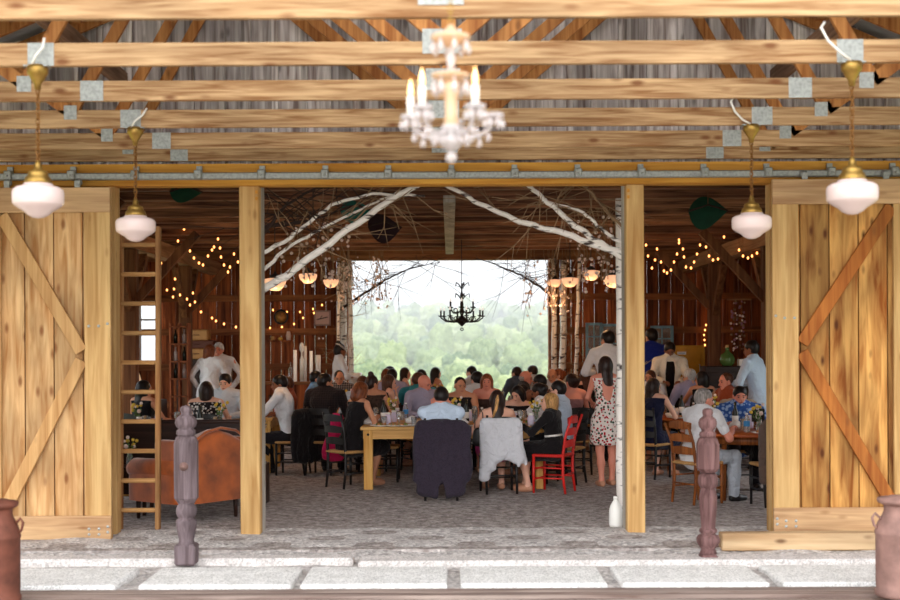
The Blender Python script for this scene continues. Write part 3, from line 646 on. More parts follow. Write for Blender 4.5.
def birch_thing(name, label, pxs, r0, r1, tw=12, seed=1, mat=None, L=.5, wob=.015):
    pts = [at(p[0], p[1], p[2] if p[2] > 20 else 12.05 + (p[2] - 12.3) * .3) for p in pxs]
    for p in pts: p.z = min(p.z, 3.40)
    o = pts[0].copy(); t = thing(name, label, 'birch' if 'birch' in name else 'branch', o)
    b, P = birch_tube([p - o for p in pts], r0, r1, seed=seed, wob=wob); b.build('limb', mat or M_bark, t)
    if tw: b, e = twigs(P, tw, seed, L); b.v = [(p[0], p[1], min(p[2], 3.44 - o.z)) for p in b.v]; b.build('twigs', M_twig if mat is not M_dtwig else M_dtwig, t)
    return t
birch_thing('birch_limb', 'thick white birch limb slanting up from the left pine post to the header', [(246, 300, 12.35), (285, 276, 12.6), (330, 243, 12.9), (385, 203, 13.3), (424, 181, 13.6)], .042, .028, 10, 1)
birch_thing('birch_limb', 'thin pale birch limb above the thick slanting one on the left', [(246, 262, 12.4), (290, 238, 12.8), (330, 205, 13.2), (372, 194, 13.5), (425, 196, 13.9)], .022, .012, 12, 2)
birch_thing('birch_limb', 'slender twiggy birch limb below the thin one on the left', [(248, 285, 12.5), (285, 250, 13.1), (318, 230, 13.4), (370, 205, 13.8), (400, 190, 14.0)], .020, .009, 12, 3, L=.6)
birch_thing('dark_branch', 'dark bare branch arching from the left pine post top', [(250, 280, 12.6), (262, 235, 12.8), (285, 205, 13.1), (315, 188, 13.4), (350, 186, 13.7)], .022, .008, 22, 4, M_dtwig, .7)
birch_thing('dark_branch', 'dark crooked branch crossing low behind the left pine post', [(250, 235, 12.9), (270, 225, 13.2), (300, 222, 13.5), (330, 215, 13.9)], .03, .008, 20, 5, M_dtwig, .7)
birch_thing('birch_limb', 'long white birch limb slanting left from the right pine post to the header', [(632, 256, 12.35), (600, 247, 12.6), (560, 232, 12.9), (520, 222, 13.2), (480, 204, 13.6), (442, 183, 13.9)], .036, .02, 10, 6)
birch_thing('birch_limb', 'second white birch limb rising steeply left from the right pine post', [(632, 262, 12.4), (600, 243, 12.6), (570, 222, 12.9), (545, 200, 13.2), (522, 181, 13.5)], .034, .02, 10, 7)
birch_thing('birch_limb', 'thin birch limb bent over between the two white ones on the right', [(632, 250, 12.5), (606, 232, 12.8), (582, 212, 13.0), (548, 202, 13.3), (535, 190, 13.5)], .02, .010, 10, 8)
birch_thing('dark_branch', 'fine dark branch beside the right pine post top', [(634, 240, 12.7), (608, 212, 12.9), (590, 192, 13.2), (575, 180, 13.4)], .016, .008, 18, 9, M_twig, .5)
# bare dark boughs across the bright back opening
birch_thing('dark_branch', 'dark leafless bough reaching over the view from the left', [(340, 310, 24.0), (360, 296, 23.9), (385, 280, 23.8), (410, 268, 23.6), (440, 262, 23.4)], .03, .006, 34, 10, M_dtwig, 1.0)
birch_thing('dark_branch', 'dark leafless bough reaching over the view from the right', [(556, 300, 24.0), (540, 286, 23.9), (520, 275, 23.8), (495, 264, 23.6), (475, 258, 23.4)], .03, .006, 34, 11, M_dtwig, 1.0)
# standing birch trunks
def trunk(px, s, top, r, label, seed, dx=.05, fork=None):
    base = ats(px, 347 + EYE * s, s); base.z = 0; t = thing('birch_tree', label, 'birch', base)
    b, P = birch_tube([(0, 0, 0), (dx * .5, 0, top * .5), (dx, 0, top)], r, r * .75, seed=seed, wob=.012); b.build('limb', M_bark, t)
    b, e = twigs(P, 14 if s < 80 else 4, seed, .5 if s < 80 else .3); b.build('twigs', M_twig, t)
    return t
trunk(343, 51.5, 3.4, .075, 'stout white birch trunk against the left edge of the bright back opening', 21, .03)
trunk(352, 52.5, 3.4, .05, 'slim birch trunk just inside the bright back opening on the left', 22, -.03)
trunk(337, 53.5, 3.4, .035, 'thinnest birch trunk left of the stout one by the back wall', 26, .05)
trunk(555, 52.5, 3.4, .06, 'leaning white birch trunk at the right edge of the bright back opening', 23, -.02)
trunk(562, 51.5, 3.4, .075, 'stout birch trunk right of the bright back opening', 24, .05)
trunk(575, 52.5, 3.4, .045, 'grey twiggy birch trunk against the dark boards right of the opening', 27, .1)
trunk(623, 97, 3.25, .06, 'white birch trunk with black scars standing behind the right pine post', 25, -.02)
# blossom sprays
def spray(name, label, cpx, s, w_, h_, n, seed):
    o = ats(cpx[0], cpx[1], s); o.z = min(o.z, 3.42 - h_); t = thing(name, label, 'blossom branch', o); q = random.Random(seed); b = MB(); fl = MB()
    for k in range(max(4, n // 6)):
        x = q.uniform(-w_, w_); top = Vector((x * .7, q.uniform(-.2, .2), h_)); P = [top]; b.tube([top, Vector((top.x, top.y, 3.795 - o.z))], .003, 4); 
        for j in range(5): P.append(P[-1] + Vector((q.uniform(-.08, .08), q.uniform(-.04, .04), -2 * h_ / 5)))
        b.tube(P, .005, 4)
        for j in range(6): p = P[q.randrange(1, 6)] + Vector((q.uniform(-.08, .08), q.uniform(-.05, .05), q.uniform(-.15, .15))); fl.ball(p, q.uniform(.014, .026), 6, 4)
    b.build('twigs', M_twig, t); f = fl.build('blossoms', M_bloss, t); f['kind'] = 'stuff'
spray('blossom_branch', 'spray of white blossoms hanging under the left birch limbs', (318, 250), 78, .42, .38, 80, 31)
spray('blossom_branch', 'white blossoms hanging over the left edge of the bright opening', (362, 268), 54, .6, .42, 130, 32)
spray('blossom_branch', 'white blossoms hanging over the right edge of the bright opening', (550, 265), 54, .55, .5, 110, 33)
spray('blossom_branch', 'spray of pale blossoms hanging under the right birch limbs', (590, 240), 78, .35, .42, 80, 34)
# leaf-shaped fan panels below the ceiling
def leafpanel(px, py, Y, L, W, rz, m, label, cat='ceiling decoration'):
    o = at(px, py, Y); t = thing('leaf_panel', label, cat, o, rz); b = MB()
    b.grid(lambda u, v: ((u - .5) * L, math.sin(PI * u ** .7) * W * (v - .5) * .5, .03 * math.sin(PI * u) + math.sin(PI * u ** .7) * W * (v - .62) * .8), 20, 8)
    b.grid(lambda u, v: ((.5 - u) * L, math.sin(PI * (1 - u) ** .7) * W * (v - .5) * .5 + .014, .03 * math.sin(PI * u) + math.sin(PI * (1 - u) ** .7) * W * (v - .62) * .8), 20, 8)
    b.build('blade', m, t); b = MB(); b.tube([(-L * .5, 0, .0), (0, 0, .07), (L * .5, 0, 0)], .012, 6); b.build('spine', M_dtwig, t)
    b = MB(); b.tube([(0, 0, .06), (0, 0, max(.1, 3.80 - o.z))], .004, 4); b.build('hanging_wire', M_wire, t)
M_teal = plain('teal_leaf', srgb(30, 110, 96), .6, noise=.3); M_grn = plain('green_leaf', srgb(28, 78, 56), .6, noise=.3); M_drk = plain('dark_leaf', srgb(44, 22, 26), .6)
leafpanel(357, 211, 14.5, .40, .36, .3, M_teal, 'teal leaf-shaped panel hanging above the left birch limb')
leafpanel(708, 211, 14.2, .44, .5, -.2, M_grn, 'large dark green leaf-shaped panel hanging in the right bay')
leafpanel(186, 192, 13.2, .34, .3, .2, M_grn, 'dark green leaf-shaped panel hanging in the left bay')
leafpanel(385, 227, 16.0, .46, .5, .4, M_drk, 'dark maroon leaf-shaped panel hanging above the middle left')
# small pendant bowls inside
def bowl_lamp(px, py, s, d, label, lit=True):
    o = ats(px, py, s); t = thing('bowl_pendant', label, 'lamp', (o.x, o.y, 3.80), 0, 'small schoolhouse lamps inside the barn'); z = o.z - 3.80; r = d / 2
    b = MB(); b.lathe([(0, z - r * .62), (r * .45, z - r * .55), (r * .86, z - r * .15), (r, z + r * .28), (r * .95, z + r * .42), (r * .5, z + r * .5), (0, z + r * .52)], 22); b.build('lamp_shade', M_opalw if lit else M_opal, t)
    b = MB(); b.lathe([(r * .5, z + r * .48), (r * .45, z + r * .75), (r * .15, z + r * .9), (.01, z + r * 1.1)], 14); b.build('fitter', M_black, t)
    b = MB(); b.tube([(0, 0, z + r), (0, 0, 0)], .006, 6); b.build('stem', M_black, t)
    if lit:
        l = bpy.data.lights.new('lamp_glow', 'POINT'); l.energy = 15 if s > 60 else 9; l.color = (1, .55, .25); l.shadow_soft_size = .12; lo = bpy.data.objects.new('lamp_glow', l); C.objects.link(lo); lo.parent = t; lo.location = (0, 0, z - r * 3.0)
for a in ((275, 284, 74, .31, 'lit bowl-shaped pendant lamp nearest the left pine post'), (308, 278, 64, .29, 'lit bowl-shaped pendant lamp second from the left pine post'), (331, 283, 56, .28, 'lit bowl-shaped pendant lamp third from the left pine post'),
          (555, 283, 54, .26, 'lit bowl-shaped pendant lamp against the right edge of the bright opening'), (570, 282, 58, .30, 'lit bowl-shaped pendant lamp second right of the bright opening'), (591, 275, 64, .29, 'lit bowl-shaped pendant lamp third right of the bright opening'), (614, 281, 74, .31, 'lit bowl-shaped pendant lamp nearest the right pine post')): bowl_lamp(*a)
bowl_lamp(347, 285, 52, .26, 'unlit grey bowl pendant lamp against the left edge of the bright opening', False)
# black chandelier
o = ats(462, 347, 62); t = thing('black_chandelier', 'ornate black candle chandelier hanging against the bright hillside', 'chandelier', (o.x, o.y, 0))
b = MB(); b.tube([(0, 0, 2.75), (0, 0, 3.81)], .006, 6); b.build('hanging_wire', M_dark, t)
b = MB(); b.lathe([(0, 2.06), (.02, 2.07), (.07, 2.12), (.12, 2.17), (.05, 2.20), (.02, 2.24), (.045, 2.30), (.02, 2.36), (.03, 2.42), (.015, 2.5), (.03, 2.56), (.012, 2.62), (.012, 2.76)], 14); b.build('column', M_dark, t)
b = MB(); b.torus((0, 0, 2.015), .022, .008, 12, 6, Matrix.Rotation(PI / 2, 3, 'X')); b.build('drop_ring', M_dark, t)
M_tip = plain('candle_tip', srgb(250, 250, 245), .3, em=(1, .9, .8), es=.5)
for tier, (n, R_, zz) in enumerate(((8, .345, 2.22), (6, .21, 2.36))):
    for k in range(n):
        a = 2 * PI * k / n + .2 + tier * .3; ca, sa = math.cos(a), math.sin(a)
        b = MB(); b.tube([(ca * r, sa * r, z) for r, z in ((.03, zz - .05), (R_ * .4, zz - .09), (R_ * .75, zz - .08), (R_, zz - .02), (R_, zz))], .012, 6); b.torus((ca * R_ * .55, sa * R_ * .55, zz - .04), .035, .007, 10, 5, Matrix.Rotation(a, 3, 'Z') @ Matrix.Rotation(PI / 2, 3, 'X'))
        b.lathe([(.01, zz - .01), (.045, zz + .008), (.045, zz + .014), (0, zz + .014)], 12, c=(ca * R_, sa * R_, 0)); arm = b.build('arm', M_dark, t)
        b = MB(); b.tube([(ca * R_, sa * R_, zz + .01), (ca * R_, sa * R_, zz + .10)], .014, 8); b.build('candle', M_dark, arm)
        b = MB(); b.lathe([(.010, zz + .10), (.014, zz + .125), (0, zz + .165)], 8, c=(ca * R_, sa * R_, 0)); b.build('bulb', M_tip, arm)
for zz, R_ in ((2.56, .13), (2.74, .12)):
    for k in range(5):
        a = 2 * PI * k / 5; ca, sa = math.cos(a), math.sin(a); b = MB(); b.tube([(0, 0, zz - .08), (ca * R_ * .5, sa * R_ * .5, zz), (ca * R_ * .9, sa * R_ * .9, zz + .03), (ca * R_, sa * R_, zz - .03)], .009, 6); b.build('scroll', M_dark, t)
# string lights
def string_lights(label, pts, s, zig=True):
    P = [ats(p[0], p[1], s) for p in pts]; o = P[0].copy(); t = thing('string_lights', label, 'string lights', o); b = MB(); b.tube([p - o + Vector((0, 0, .035)) for p in P], .005, 4); b.build('wire', M_wire, t)
    if True:
        for p in (P[0], max(P[1:-1], key=lambda v: v.z), P[-1]): b = MB(); b.tube([p - o + Vector((0, 0, .03)), Vector((p.x - o.x, 0, 3.81 - o.z))], .003, 4); b.build('hanging_cord', M_wire, t)
    for p in P:
        b = MB(); b.ball(p - o, (.016, .016, .022), 8, 6); b.build('bulb', M_bulb, t)
def dense(pts, n):
    out = []
    for i in range(len(pts) - 1):
        for k in range(n): out.append((pts[i][0] + (pts[i + 1][0] - pts[i][0]) * k / n, pts[i][1] + (pts[i + 1][1] - pts[i][1]) * k / n))
    return out + [pts[-1]]
string_lights('string of warm bulbs swagged behind the ladder top', [(119, 248), (126, 247), (138, 250), (151, 245), (161, 263), (168, 264), (174, 256), (178, 241), (184, 229)], 66)
string_lights('string of warm bulbs zigzagging beside the left pine post, upper run', [(188, 241), (190, 251), (194, 258), (199, 263), (203, 265), (208, 256), (212, 250), (214, 247), (218, 239), (220, 248), (221, 257), (224, 265), (228, 272), (230, 267), (234, 254), (238, 262), (241, 272)], 66)
string_lights('string of warm bulbs sloping down behind the armchair bay', [(167, 290), (174, 289), (175, 279), (173, 297), (180, 295), (187, 299), (193, 293), (195, 302), (190, 305), (201, 312), (212, 318), (216, 321), (224, 324), (236, 327)], 60)
string_lights('row of orange bulbs over the round clock', [(273, 310), (287, 312), (300, 312), (313, 309), (322, 305)], 50.3)
string_lights('swagged warm bulbs under the round clock', [(270, 328), (282, 327), (294, 324), (303, 318), (314, 313)], 50.3)
string_lights('warm bulbs swagged just right of the right pine post', [(646, 245), (648, 256), (657, 249), (652, 268), (655, 260), (661, 262), (664, 271), (667, 273), (671, 270), (674, 262), (677, 254), (679, 243)], 64)
string_lights('warm bulbs in the middle swag of the right bay', [(679, 240), (683, 249), (684, 257), (686, 267), (691, 268), (694, 262), (697, 254), (700, 245), (702, 235)], 64)
string_lights('warm bulbs in the swag beside the right pendant lamp', [(703, 233), (706, 247), (709, 256), (713, 260), (718, 259), (720, 252), (724, 237), (727, 228), (728, 222)], 64)
string_lights('warm bulbs swagged below the right pendant lamp', [(739, 250), (743, 256), (748, 258), (752, 256), (757, 253)], 66)
string_lights('column of fairy lights running down the right bay wall', dense([(719, 296), (717, 305), (712, 316), (706, 325), (704, 335), (705, 345)], 2), 50.4)
# ================================================================ SMOOTH BODY MESHER (distance field + surface nets)
V3 = lambda *a: np.array(a, float)
class Field:
    def __init__(s, xs, ys, zs): s.x, s.y, s.z = xs, ys, zs; s.D = np.full((len(xs), len(ys), len(zs)), 1.0, np.float32)
    def sub(s, lo, hi):
        i = [np.searchsorted(a, l) for a, l in zip((s.x, s.y, s.z), lo)]; j = [np.searchsorted(a, h) for a, h in zip((s.x, s.y, s.z), hi)]
        return tuple(slice(max(0, p - 1), q + 1) for p, q in zip(i, j))
    def put(s, prim, infl=0.0):
        t = prim[0]; mg = .07 + infl
        if t in ('c', 't'):
            a, b_, ra, rb = prim[1:5]; r = max(ra, rb); sl_ = s.sub(np.minimum(a, b_) - r - mg, np.maximum(a, b_) + r + mg)
        elif t in ('e', 'se'):
            c, r3, R = prim[1:4]; r = max(r3); sl_ = s.sub(c - r - mg, c + r + mg)
        elif t == 'cut': sl_ = (slice(None),) * 3
        if any(q.stop <= q.start for q in sl_ if q.stop is not None): return
        X, Y, Z = s.x[sl_[0]][:, None, None], s.y[sl_[1]][None, :, None], s.z[sl_[2]][None, None, :]
        if t == 'c':
            k = prim[5]; d = b_ - a; dd = max(1e-9, d @ d); px, py, pz = X - a[0], Y - a[1], Z - a[2]
            h = np.clip((px * d[0] + py * d[1] + pz * d[2]) / dd, 0, 1)
            v = np.sqrt((px - h * d[0]) ** 2 + (py - h * d[1]) ** 2 + (pz - h * d[2]) ** 2) - (ra + (rb - ra) * h) - infl
        elif t == 't':
            ratio, rv, k = prim[5:8]; d = b_ - a; Ld = np.linalg.norm(d); u = d / Ld; rv = rv - u * (rv @ u); rv = rv / np.linalg.norm(rv); fw = np.cross(u, rv)
            px, py, pz = X - a[0], Y - a[1], Z - a[2]
            cu = px * u[0] + py * u[1] + pz * u[2]; cr = px * rv[0] + py * rv[1] + pz * rv[2]; cf = px * fw[0] + py * fw[1] + pz * fw[2]
            h = np.clip(cu / Ld, 0, 1); rr = ra + (rb - ra) * h; e = cu - h * Ld
            q = np.sqrt(cr ** 2 + (cf / ratio) ** 2 + (e * 1.3) ** 2) + 1e-6; g_ = np.sqrt(cr ** 2 + (cf / ratio ** 2) ** 2 + (e * 1.69) ** 2) + 1e-6
            v = (q - rr) * q / g_ - infl
        elif t in ('e', 'se'):
            P = np.stack(np.broadcast_arrays(X - c[0], Y - c[1], Z - c[2]), -1)
            if R is not None: P = P @ R
            q = P / np.array(r3); k0 = np.linalg.norm(q, axis=-1); k1 = np.linalg.norm(q / np.array(r3), axis=-1) + 1e-6; v = k0 * (k0 - 1) / k1 - (infl if t == 'e' else 0)
        else:
            p, n = prim[1:3]; s.D[...] = np.maximum(s.D, (X - p[0]) * n[0] + (Y - p[1]) * n[1] + (Z - p[2]) * n[2]); return
        A = s.D[sl_]
        if t == 'se': s.D[sl_] = np.maximum(A, -v); return
        k = prim[4] if t == 'e' else k
        h = np.clip(.5 + .5 * (A - v) / k, 0, 1); s.D[sl_] = np.where(A > .5, np.minimum(A, v), A + (v - A) * h - k * h * (1 - h))
    def mesh(s):
        D = s.D; D[0], D[-1], D[:, 0], D[:, -1], D[:, :, 0], D[:, :, -1] = [np.maximum(q, .01) for q in (D[0], D[-1], D[:, 0], D[:, -1], D[:, :, 0], D[:, :, -1])]
        ins = D < 0; offs = [(i, j, k) for i in (0, 1) for j in (0, 1) for k in (0, 1)]
        nx, ny, nz = D.shape; cnt = np.zeros((nx - 1, ny - 1, nz - 1), np.int8)
        for o in offs: cnt += ins[o[0]:nx - 1 + o[0], o[1]:ny - 1 + o[1], o[2]:nz - 1 + o[2]]
        act = np.argwhere((cnt > 0) & (cnt < 8))
        if len(act) == 0: return np.zeros((0, 3)), []
        idx = np.full(cnt.shape, -1, np.int64); idx[tuple(act.T)] = np.arange(len(act))
        vals = [D[act[:, 0] + o[0], act[:, 1] + o[1], act[:, 2] + o[2]] for o in offs]
        pos = [np.stack([s.x[act[:, 0] + o[0]], s.y[act[:, 1] + o[1]], s.z[act[:, 2] + o[2]]], 1) for o in offs]
        acc = np.zeros((len(act), 3)); c = np.zeros(len(act))
        for i in range(8):
            for j in range(i + 1, 8):
                if sum(abs(p - q) for p, q in zip(offs[i], offs[j])) != 1: continue
                m = (vals[i] < 0) != (vals[j] < 0); tt = np.where(m, vals[i] / (vals[i] - vals[j] + 1e-12), 0)[:, None]
                acc += np.where(m[:, None], pos[i] + (pos[j] - pos[i]) * tt, 0); c += m
        V = acc / c[:, None]; F_ = []
        for ax in range(3):
            o = [0, 0, 0]; o[ax] = 1; A = ins[:nx - o[0], :ny - o[1], :nz - o[2]]; B = ins[o[0]:, o[1]:, o[2]:]
            e = np.argwhere(A != B); b1, b2 = (ax + 1) % 3, (ax + 2) % 3
            ok = (e[:, b1] > 0) & (e[:, b2] > 0) & (e[:, b1] < D.shape[b1] - 1) & (e[:, b2] < D.shape[b2] - 1); e = e[ok]
            s0 = A[tuple(e.T)]; q = []
            for (u, w_) in ((1, 1), (0, 1), (0, 0), (1, 0)):
                c_ = e.copy(); c_[:, b1] -= u; c_[:, b2] -= w_; q.append(idx[tuple(c_.T)])
            q = np.stack(q, 1); q = np.where(s0[:, None], q, q[:, ::-1]); F_.append(q)
        return V, np.concatenate(F_)
def np_obj(name, V, Fc, mats, parent, extra=None):
    me = bpy.data.meshes.new(name); nv = len(V); nf = len(Fc); ev = extra.v if extra else []; ef = extra.f if extra else []
    if extra is None:
        me.vertices.add(nv); me.vertices.foreach_set('co', V.astype(np.float32).ravel()); me.loops.add(nf * 4); me.loops.foreach_set('vertex_index', Fc.astype(np.int32).ravel())
        me.polygons.add(nf); me.polygons.foreach_set('loop_start', np.arange(0, nf * 4, 4, dtype=np.int32)); me.update(calc_edges=True); me.validate()
    else:
        me.from_pydata(V.tolist() + [tuple(p) for p in ev], [], Fc.tolist() + [tuple(i + nv for i in f) for f in ef]); me.update()
    for m_ in (mats if isinstance(mats, (list, tuple)) else [mats]): me.materials.append(m_)
    if extra: me.polygons.foreach_set('material_index', [0] * nf + extra.m)
    me.polygons.foreach_set('use_smooth', [True] * len(me.polygons)); me.update()
    o = bpy.data.objects.new(name, me); C.objects.link(o); o.parent = parent; KIDS.setdefault(parent.name, []).append(o); return o
def axis(lo, hi, coarse, fine, c, hw):
    a = [lo]
    while a[-1] < hi: a.append(a[-1] + (fine if c - hw - .02 < a[-1] < c + hw else coarse))
    return np.array(a)
def wrinkle(V, amp, seed):
    amp = amp * 1.5; p = V * 1.0; r = random.Random(seed); d = np.zeros(len(V))
    for k in range(4):
        w_ = np.array([r.uniform(-22, 22), r.uniform(-22, 22), r.uniform(-14, 14)]); d += np.sin(p @ w_ + r.uniform(0, 6))
    c = V.mean(0); c[2] = 0; q = V - c; q[:, 2] = 0; n = q / (np.linalg.norm(q, axis=1)[:, None] + 1e-6); return V + n * (d * amp / 2)[:, None]

SK = {}
def skin(tone):
    if tone not in SK: SK[tone] = plain('skin', {'fair': srgb(232, 176, 150), 'tan': srgb(206, 142, 108), 'brown': srgb(142, 86, 58), 'ruddy': srgb(222, 142, 118), 'dark': srgb(104, 62, 44)}[tone], .5)
    return SK[tone]
HR = {}
HC = {'black': (24, 16, 14), 'dark': (44, 26, 20), 'brown': (82, 48, 30), 'auburn': (120, 62, 32), 'blond': (196, 146, 88), 'grey': (168, 160, 156), 'white': (222, 216, 210)}
def hairm(c):
    if c not in HR: HR[c] = wood('hair', tuple(v * .45 for v in srgb(*HC[c])), tuple(min(1, v * 1.7 + .006) for v in srgb(*HC[c])), 'z', fine=75, knots=0, island=0, rough=.38, blotch=.3, stretch=.12)
    return HR[c]
M_eye = plain('eye_white', (.85, .85, .85), .3); M_iris = plain('iris', (.03, .02, .02), .3); M_lip = plain('lips', srgb(170, 80, 76), .5)
CM = {}
def cm(key, *a, **k):
    if key not in CM: CM[key] = cloth(key, *a, **k)
    return CM[key]
def rotm(yaw, pitch, roll=0): return np.array(Matrix.Rotation(yaw, 3, 'Z') @ Matrix.Rotation(pitch, 3, 'X') @ Matrix.Rotation(roll, 3, 'Y'))
PEOPLE = []
def person(px, s, ytop, pose, rz, label, who, tone='fair', hair=('short', 'dark'), top=('long', None), bottom=('trousers', None), lean=8, yaw=0, pitch=-8, arms=('table', 'table'), fem=False, wide=1.0, chair=True, extras=(), low=False, dx=0.0, zb=0):
    Y = F / s; base = ats(px, ytop, s); zt = base.z; rz = math.radians(rz)
    t = thing('person', label, 'person', (base.x, Y, 0), rz)
    S = 'sit' if pose == 'sit' else 'stand'; k = 1.0 if not fem else .93; lr = math.radians(lean)
    near = s > 71
    spd = V3(0, math.sin(lr), math.cos(lr)); UP = V3(0, 0, 1); RT = V3(1, 0, 0)
    if S == 'sit':
        k = 1.0 if not fem else .94; hz_ = .53; headup = .255 * k
        sp = (zt - hz_ - headup * math.cos(lr * .5)) / max(.5, math.cos(lr)); sp = max(.40, min(.60, sp))
        pel = V3(0, -.02, hz_)
    else:
        H = zt; k = H / 1.75; hz_ = .93 * k; headup = .255 * k
        sp = (zt - hz_ - headup) / max(.5, math.cos(lr)); pel = V3(0, 0, hz_)
    nb = pel + spd * sp                                   # neck base
    sw = (.175 if fem else .205) * k * wide               # shoulder half-width
    R = rotm(math.radians(yaw), math.radians(pitch)); nd = spd * .5 + UP * .5; nd /= np.linalg.norm(nd)
    hc = nb + nd * .085 * k + UP * .045 * k + V3(0, .02, 0); 
    hc[2] = min(hc[2], zt - .108 * k) if S == 'sit' else zt - .108 * k
    def hp(x, y, z): return hc + R @ (np.array([x, y, z]) * k)
    # ---- body prims
    torso = [('t', pel - spd * .02, pel + spd * sp * .45, (.165 if not fem else .170) * k * wide, (.135 if not fem else .118) * k * wide, .70, RT, .05),
             ('t', pel + spd * sp * .45, pel + spd * sp * .78, (.135 if not fem else .118) * k * wide, (.165 if not fem else .14) * k * wide, .68, RT, .05),
             ('t', pel + spd * sp * .72, nb - spd * .045, (.16 if not fem else .14) * k * wide, (.12 if not fem else .10) * k * wide, .62, RT, .05)]
    for sg in (-1, 1): torso.append(('c', nb + spd * .015 * k, nb + V3(sg * sw * .85, 0, 0) - spd * .035 * k, .045 * k, .052 * k, .05))
    if fem:
        for sg in (-1, 1): torso.append(('e', pel + spd * sp * .70 + V3(sg * .07, .085, 0) * k, (.062 * k, .055 * k, .062 * k), None, .03))
    neck = [('c', nb - spd * .02, hp(0, -.012, -.06), (.056 if not fem else .047) * k, (.052 if not fem else .044) * k, .03)]
    head = [('e', hp(0, -.012, .018), (.076 * k, .094 * k, .090 * k), R, .02), ('e', hp(0, .022, -.045), (.056 * k, .066 * k, .072 * k), R, .03), ('e', hp(0, .060, -.095), (.026 * k, .024 * k, .02 * k), R, .03),
            ('c', hp(0, .088, -.005), hp(0, .108, -.038), .009 * k, .014 * k, .015), ('e', hp(0, .072, .018), (.05 * k, .02 * k, .012 * k), R, .02), ('e', hp(0, .083, -.066), (.026 * k, .012 * k, .012 * k), R, .012)]
    for sg in (-1, 1): head.append(('e', hp(sg * .077, -.005, -.02), (.012 * k, .022 * k, .032 * k), R, .01)); head.append(('se', hp(sg * .031, .095, -.003), (.016 * k, .014 * k, .011 * k), R))
    arm_u, arm_f, hands = [], [], MB(); wr = {}
    L1, L2 = .285 * k, .25 * k
    for i, sg in enumerate((-1, 1)):
        A = arms[i]; Sh = nb + V3(sg * sw, 0, 0) - spd * .045 * k
        if isinstance(A, tuple): W = V3(*A)
        elif A == 'table': W = V3(sg * .17, max(.36, Sh[1] + .28), .80)
        elif A == 'mid': W = V3(sg * .05, max(.34, Sh[1] + .26), .84)
        elif A == 'chin': W = hp(sg * .05, .13, -.17)
        elif A == 'ear': W = hp(sg * .10, .06, -.14)
        elif A == 'lap': W = V3(sg * .10, .26, .64)
        elif A == 'eat': W = hp(sg * .06, .22, -.20)
        elif A == 'side': W = Sh + V3(sg * .07, .04, -.52 * k)
        elif A == 'hip': W = pel + V3(sg * .21, .02, .08)
        elif A == 'fwd': W = Sh + V3(-sg * .06, .40, -.16)
        elif A == 'low': W = Sh + V3(-sg * .08, .30, -.30)
        v = W - Sh; D_ = np.linalg.norm(v); mx = (L1 + L2) * .985
        if D_ > mx: W = Sh + v * mx / D_; v = W - Sh; D_ = mx
        if D_ < .16: W = Sh + v * .16 / D_; v = W - Sh; D_ = .16
        u = v / D_; a = (L1 ** 2 - L2 ** 2 + D_ ** 2) / (2 * D_); h = math.sqrt(max(0, L1 ** 2 - a ** 2)); pole = V3(sg * .7, -.35, -.8) if A != 'hip' else V3(sg * 1, -.5, 0); pole = pole - u * (pole @ u); pole /= np.linalg.norm(pole); E = Sh + u * a + pole * h
        ru, re, rw = ((.052, .042, .027) if not fem else (.042, .035, .023)); arm_u.append(('c', Sh, E, ru * k, re * k, .03)); arm_f.append(('c', E, W, re * k, rw * k, .02))
        d = (W - E) / np.linalg.norm(W - E); n = np.cross(d, V3(sg, 0, 0.01)); n = n / np.linalg.norm(n)
        if n[2] > 0 and A in ('table', 'mid', 'lap', 'fwd', 'low'): n = -n
        sd = np.cross(d, n); pk = W + d * .085 * k
        wr[i] = (E, W, d, n, sd, pk)
        for q, ln in enumerate((.066, .076, .072, .056)):
            o_ = (q - 1.5) * .019 * k; p0 = W + d * .06 * k + sd * o_; p1 = pk + sd * o_ * 1.1 + n * .004; p2 = p1 + (d * .8 + n * .5) * ln * .5 * k; p3 = p2 + (d * .3 + n * .9) * ln * .5 * k
            hands.tube([p0, p1, p2, p3], [.009 * k, .009 * k, .008 * k, .006 * k], 6, 0)
        ts = -1 if (sd @ V3(-sg, 0, 0)) < 0 else 1; p0 = W + d * .02 * k; p1 = p0 + (d * .6 + sd * ts * .75) * .038 * k; p2 = p1 + (d * .85 + sd * ts * .35 + n * .3) * .032 * k; p3 = p2 + (d * .9 + n * .4) * .024 * k
        hands.tube([p0, p1, p2, p3], [.012 * k, .011 * k, .0095 * k, .007 * k], 6, 0)
    palms = [('t', wr[i][1] + wr[i][2] * .012, wr[i][5], .024 * k, .036 * k, .42, wr[i][4], .015) for i in (0, 1)]
    legs_t, legs_c, feet = [], [], []
    for sg in (-1, 1):
        if S == 'sit': hip = pel + V3(sg * .085, .01, -.03); kn = V3(sg * (.10 if fem else .15), .42 * k, .50); an = V3(sg * (.09 if fem else .14), .36 * k + .05 * sg * (1 if px % 2 else -1), .09)
        else: hip = pel + V3(sg * .085 * k, 0, -.03); kn = V3(sg * .09, .015 + .03 * sg, .49 * k); an = V3(sg * .085, -.01 + .05 * sg, .085)
        legs_t.append(('c', hip, kn, (.088 if not fem else .092) * k * wide, .058 * k, .04)); legs_c.append(('c', kn, kn * .55 + an * .45 + V3(0, -.012, 0), .056 * k, .052 * k, .03)); legs_c.append(('c', kn * .55 + an * .45 + V3(0, -.012, 0), an, .052 * k, .034 * k, .03))
        feet.append([('c', an + V3(0, -.035, -.05), an + V3(0, .05, -.05), .032, .034, .02), ('c', an + V3(0, .05, -.052), an + V3(0, .155, -.06), .036, .026, .02), ('c', an, an + V3(0, .0, -.05), .034, .032, .02)])
    allp = torso + neck + head + arm_u + arm_f + palms + legs_t + legs_c + feet[0] + feet[1]
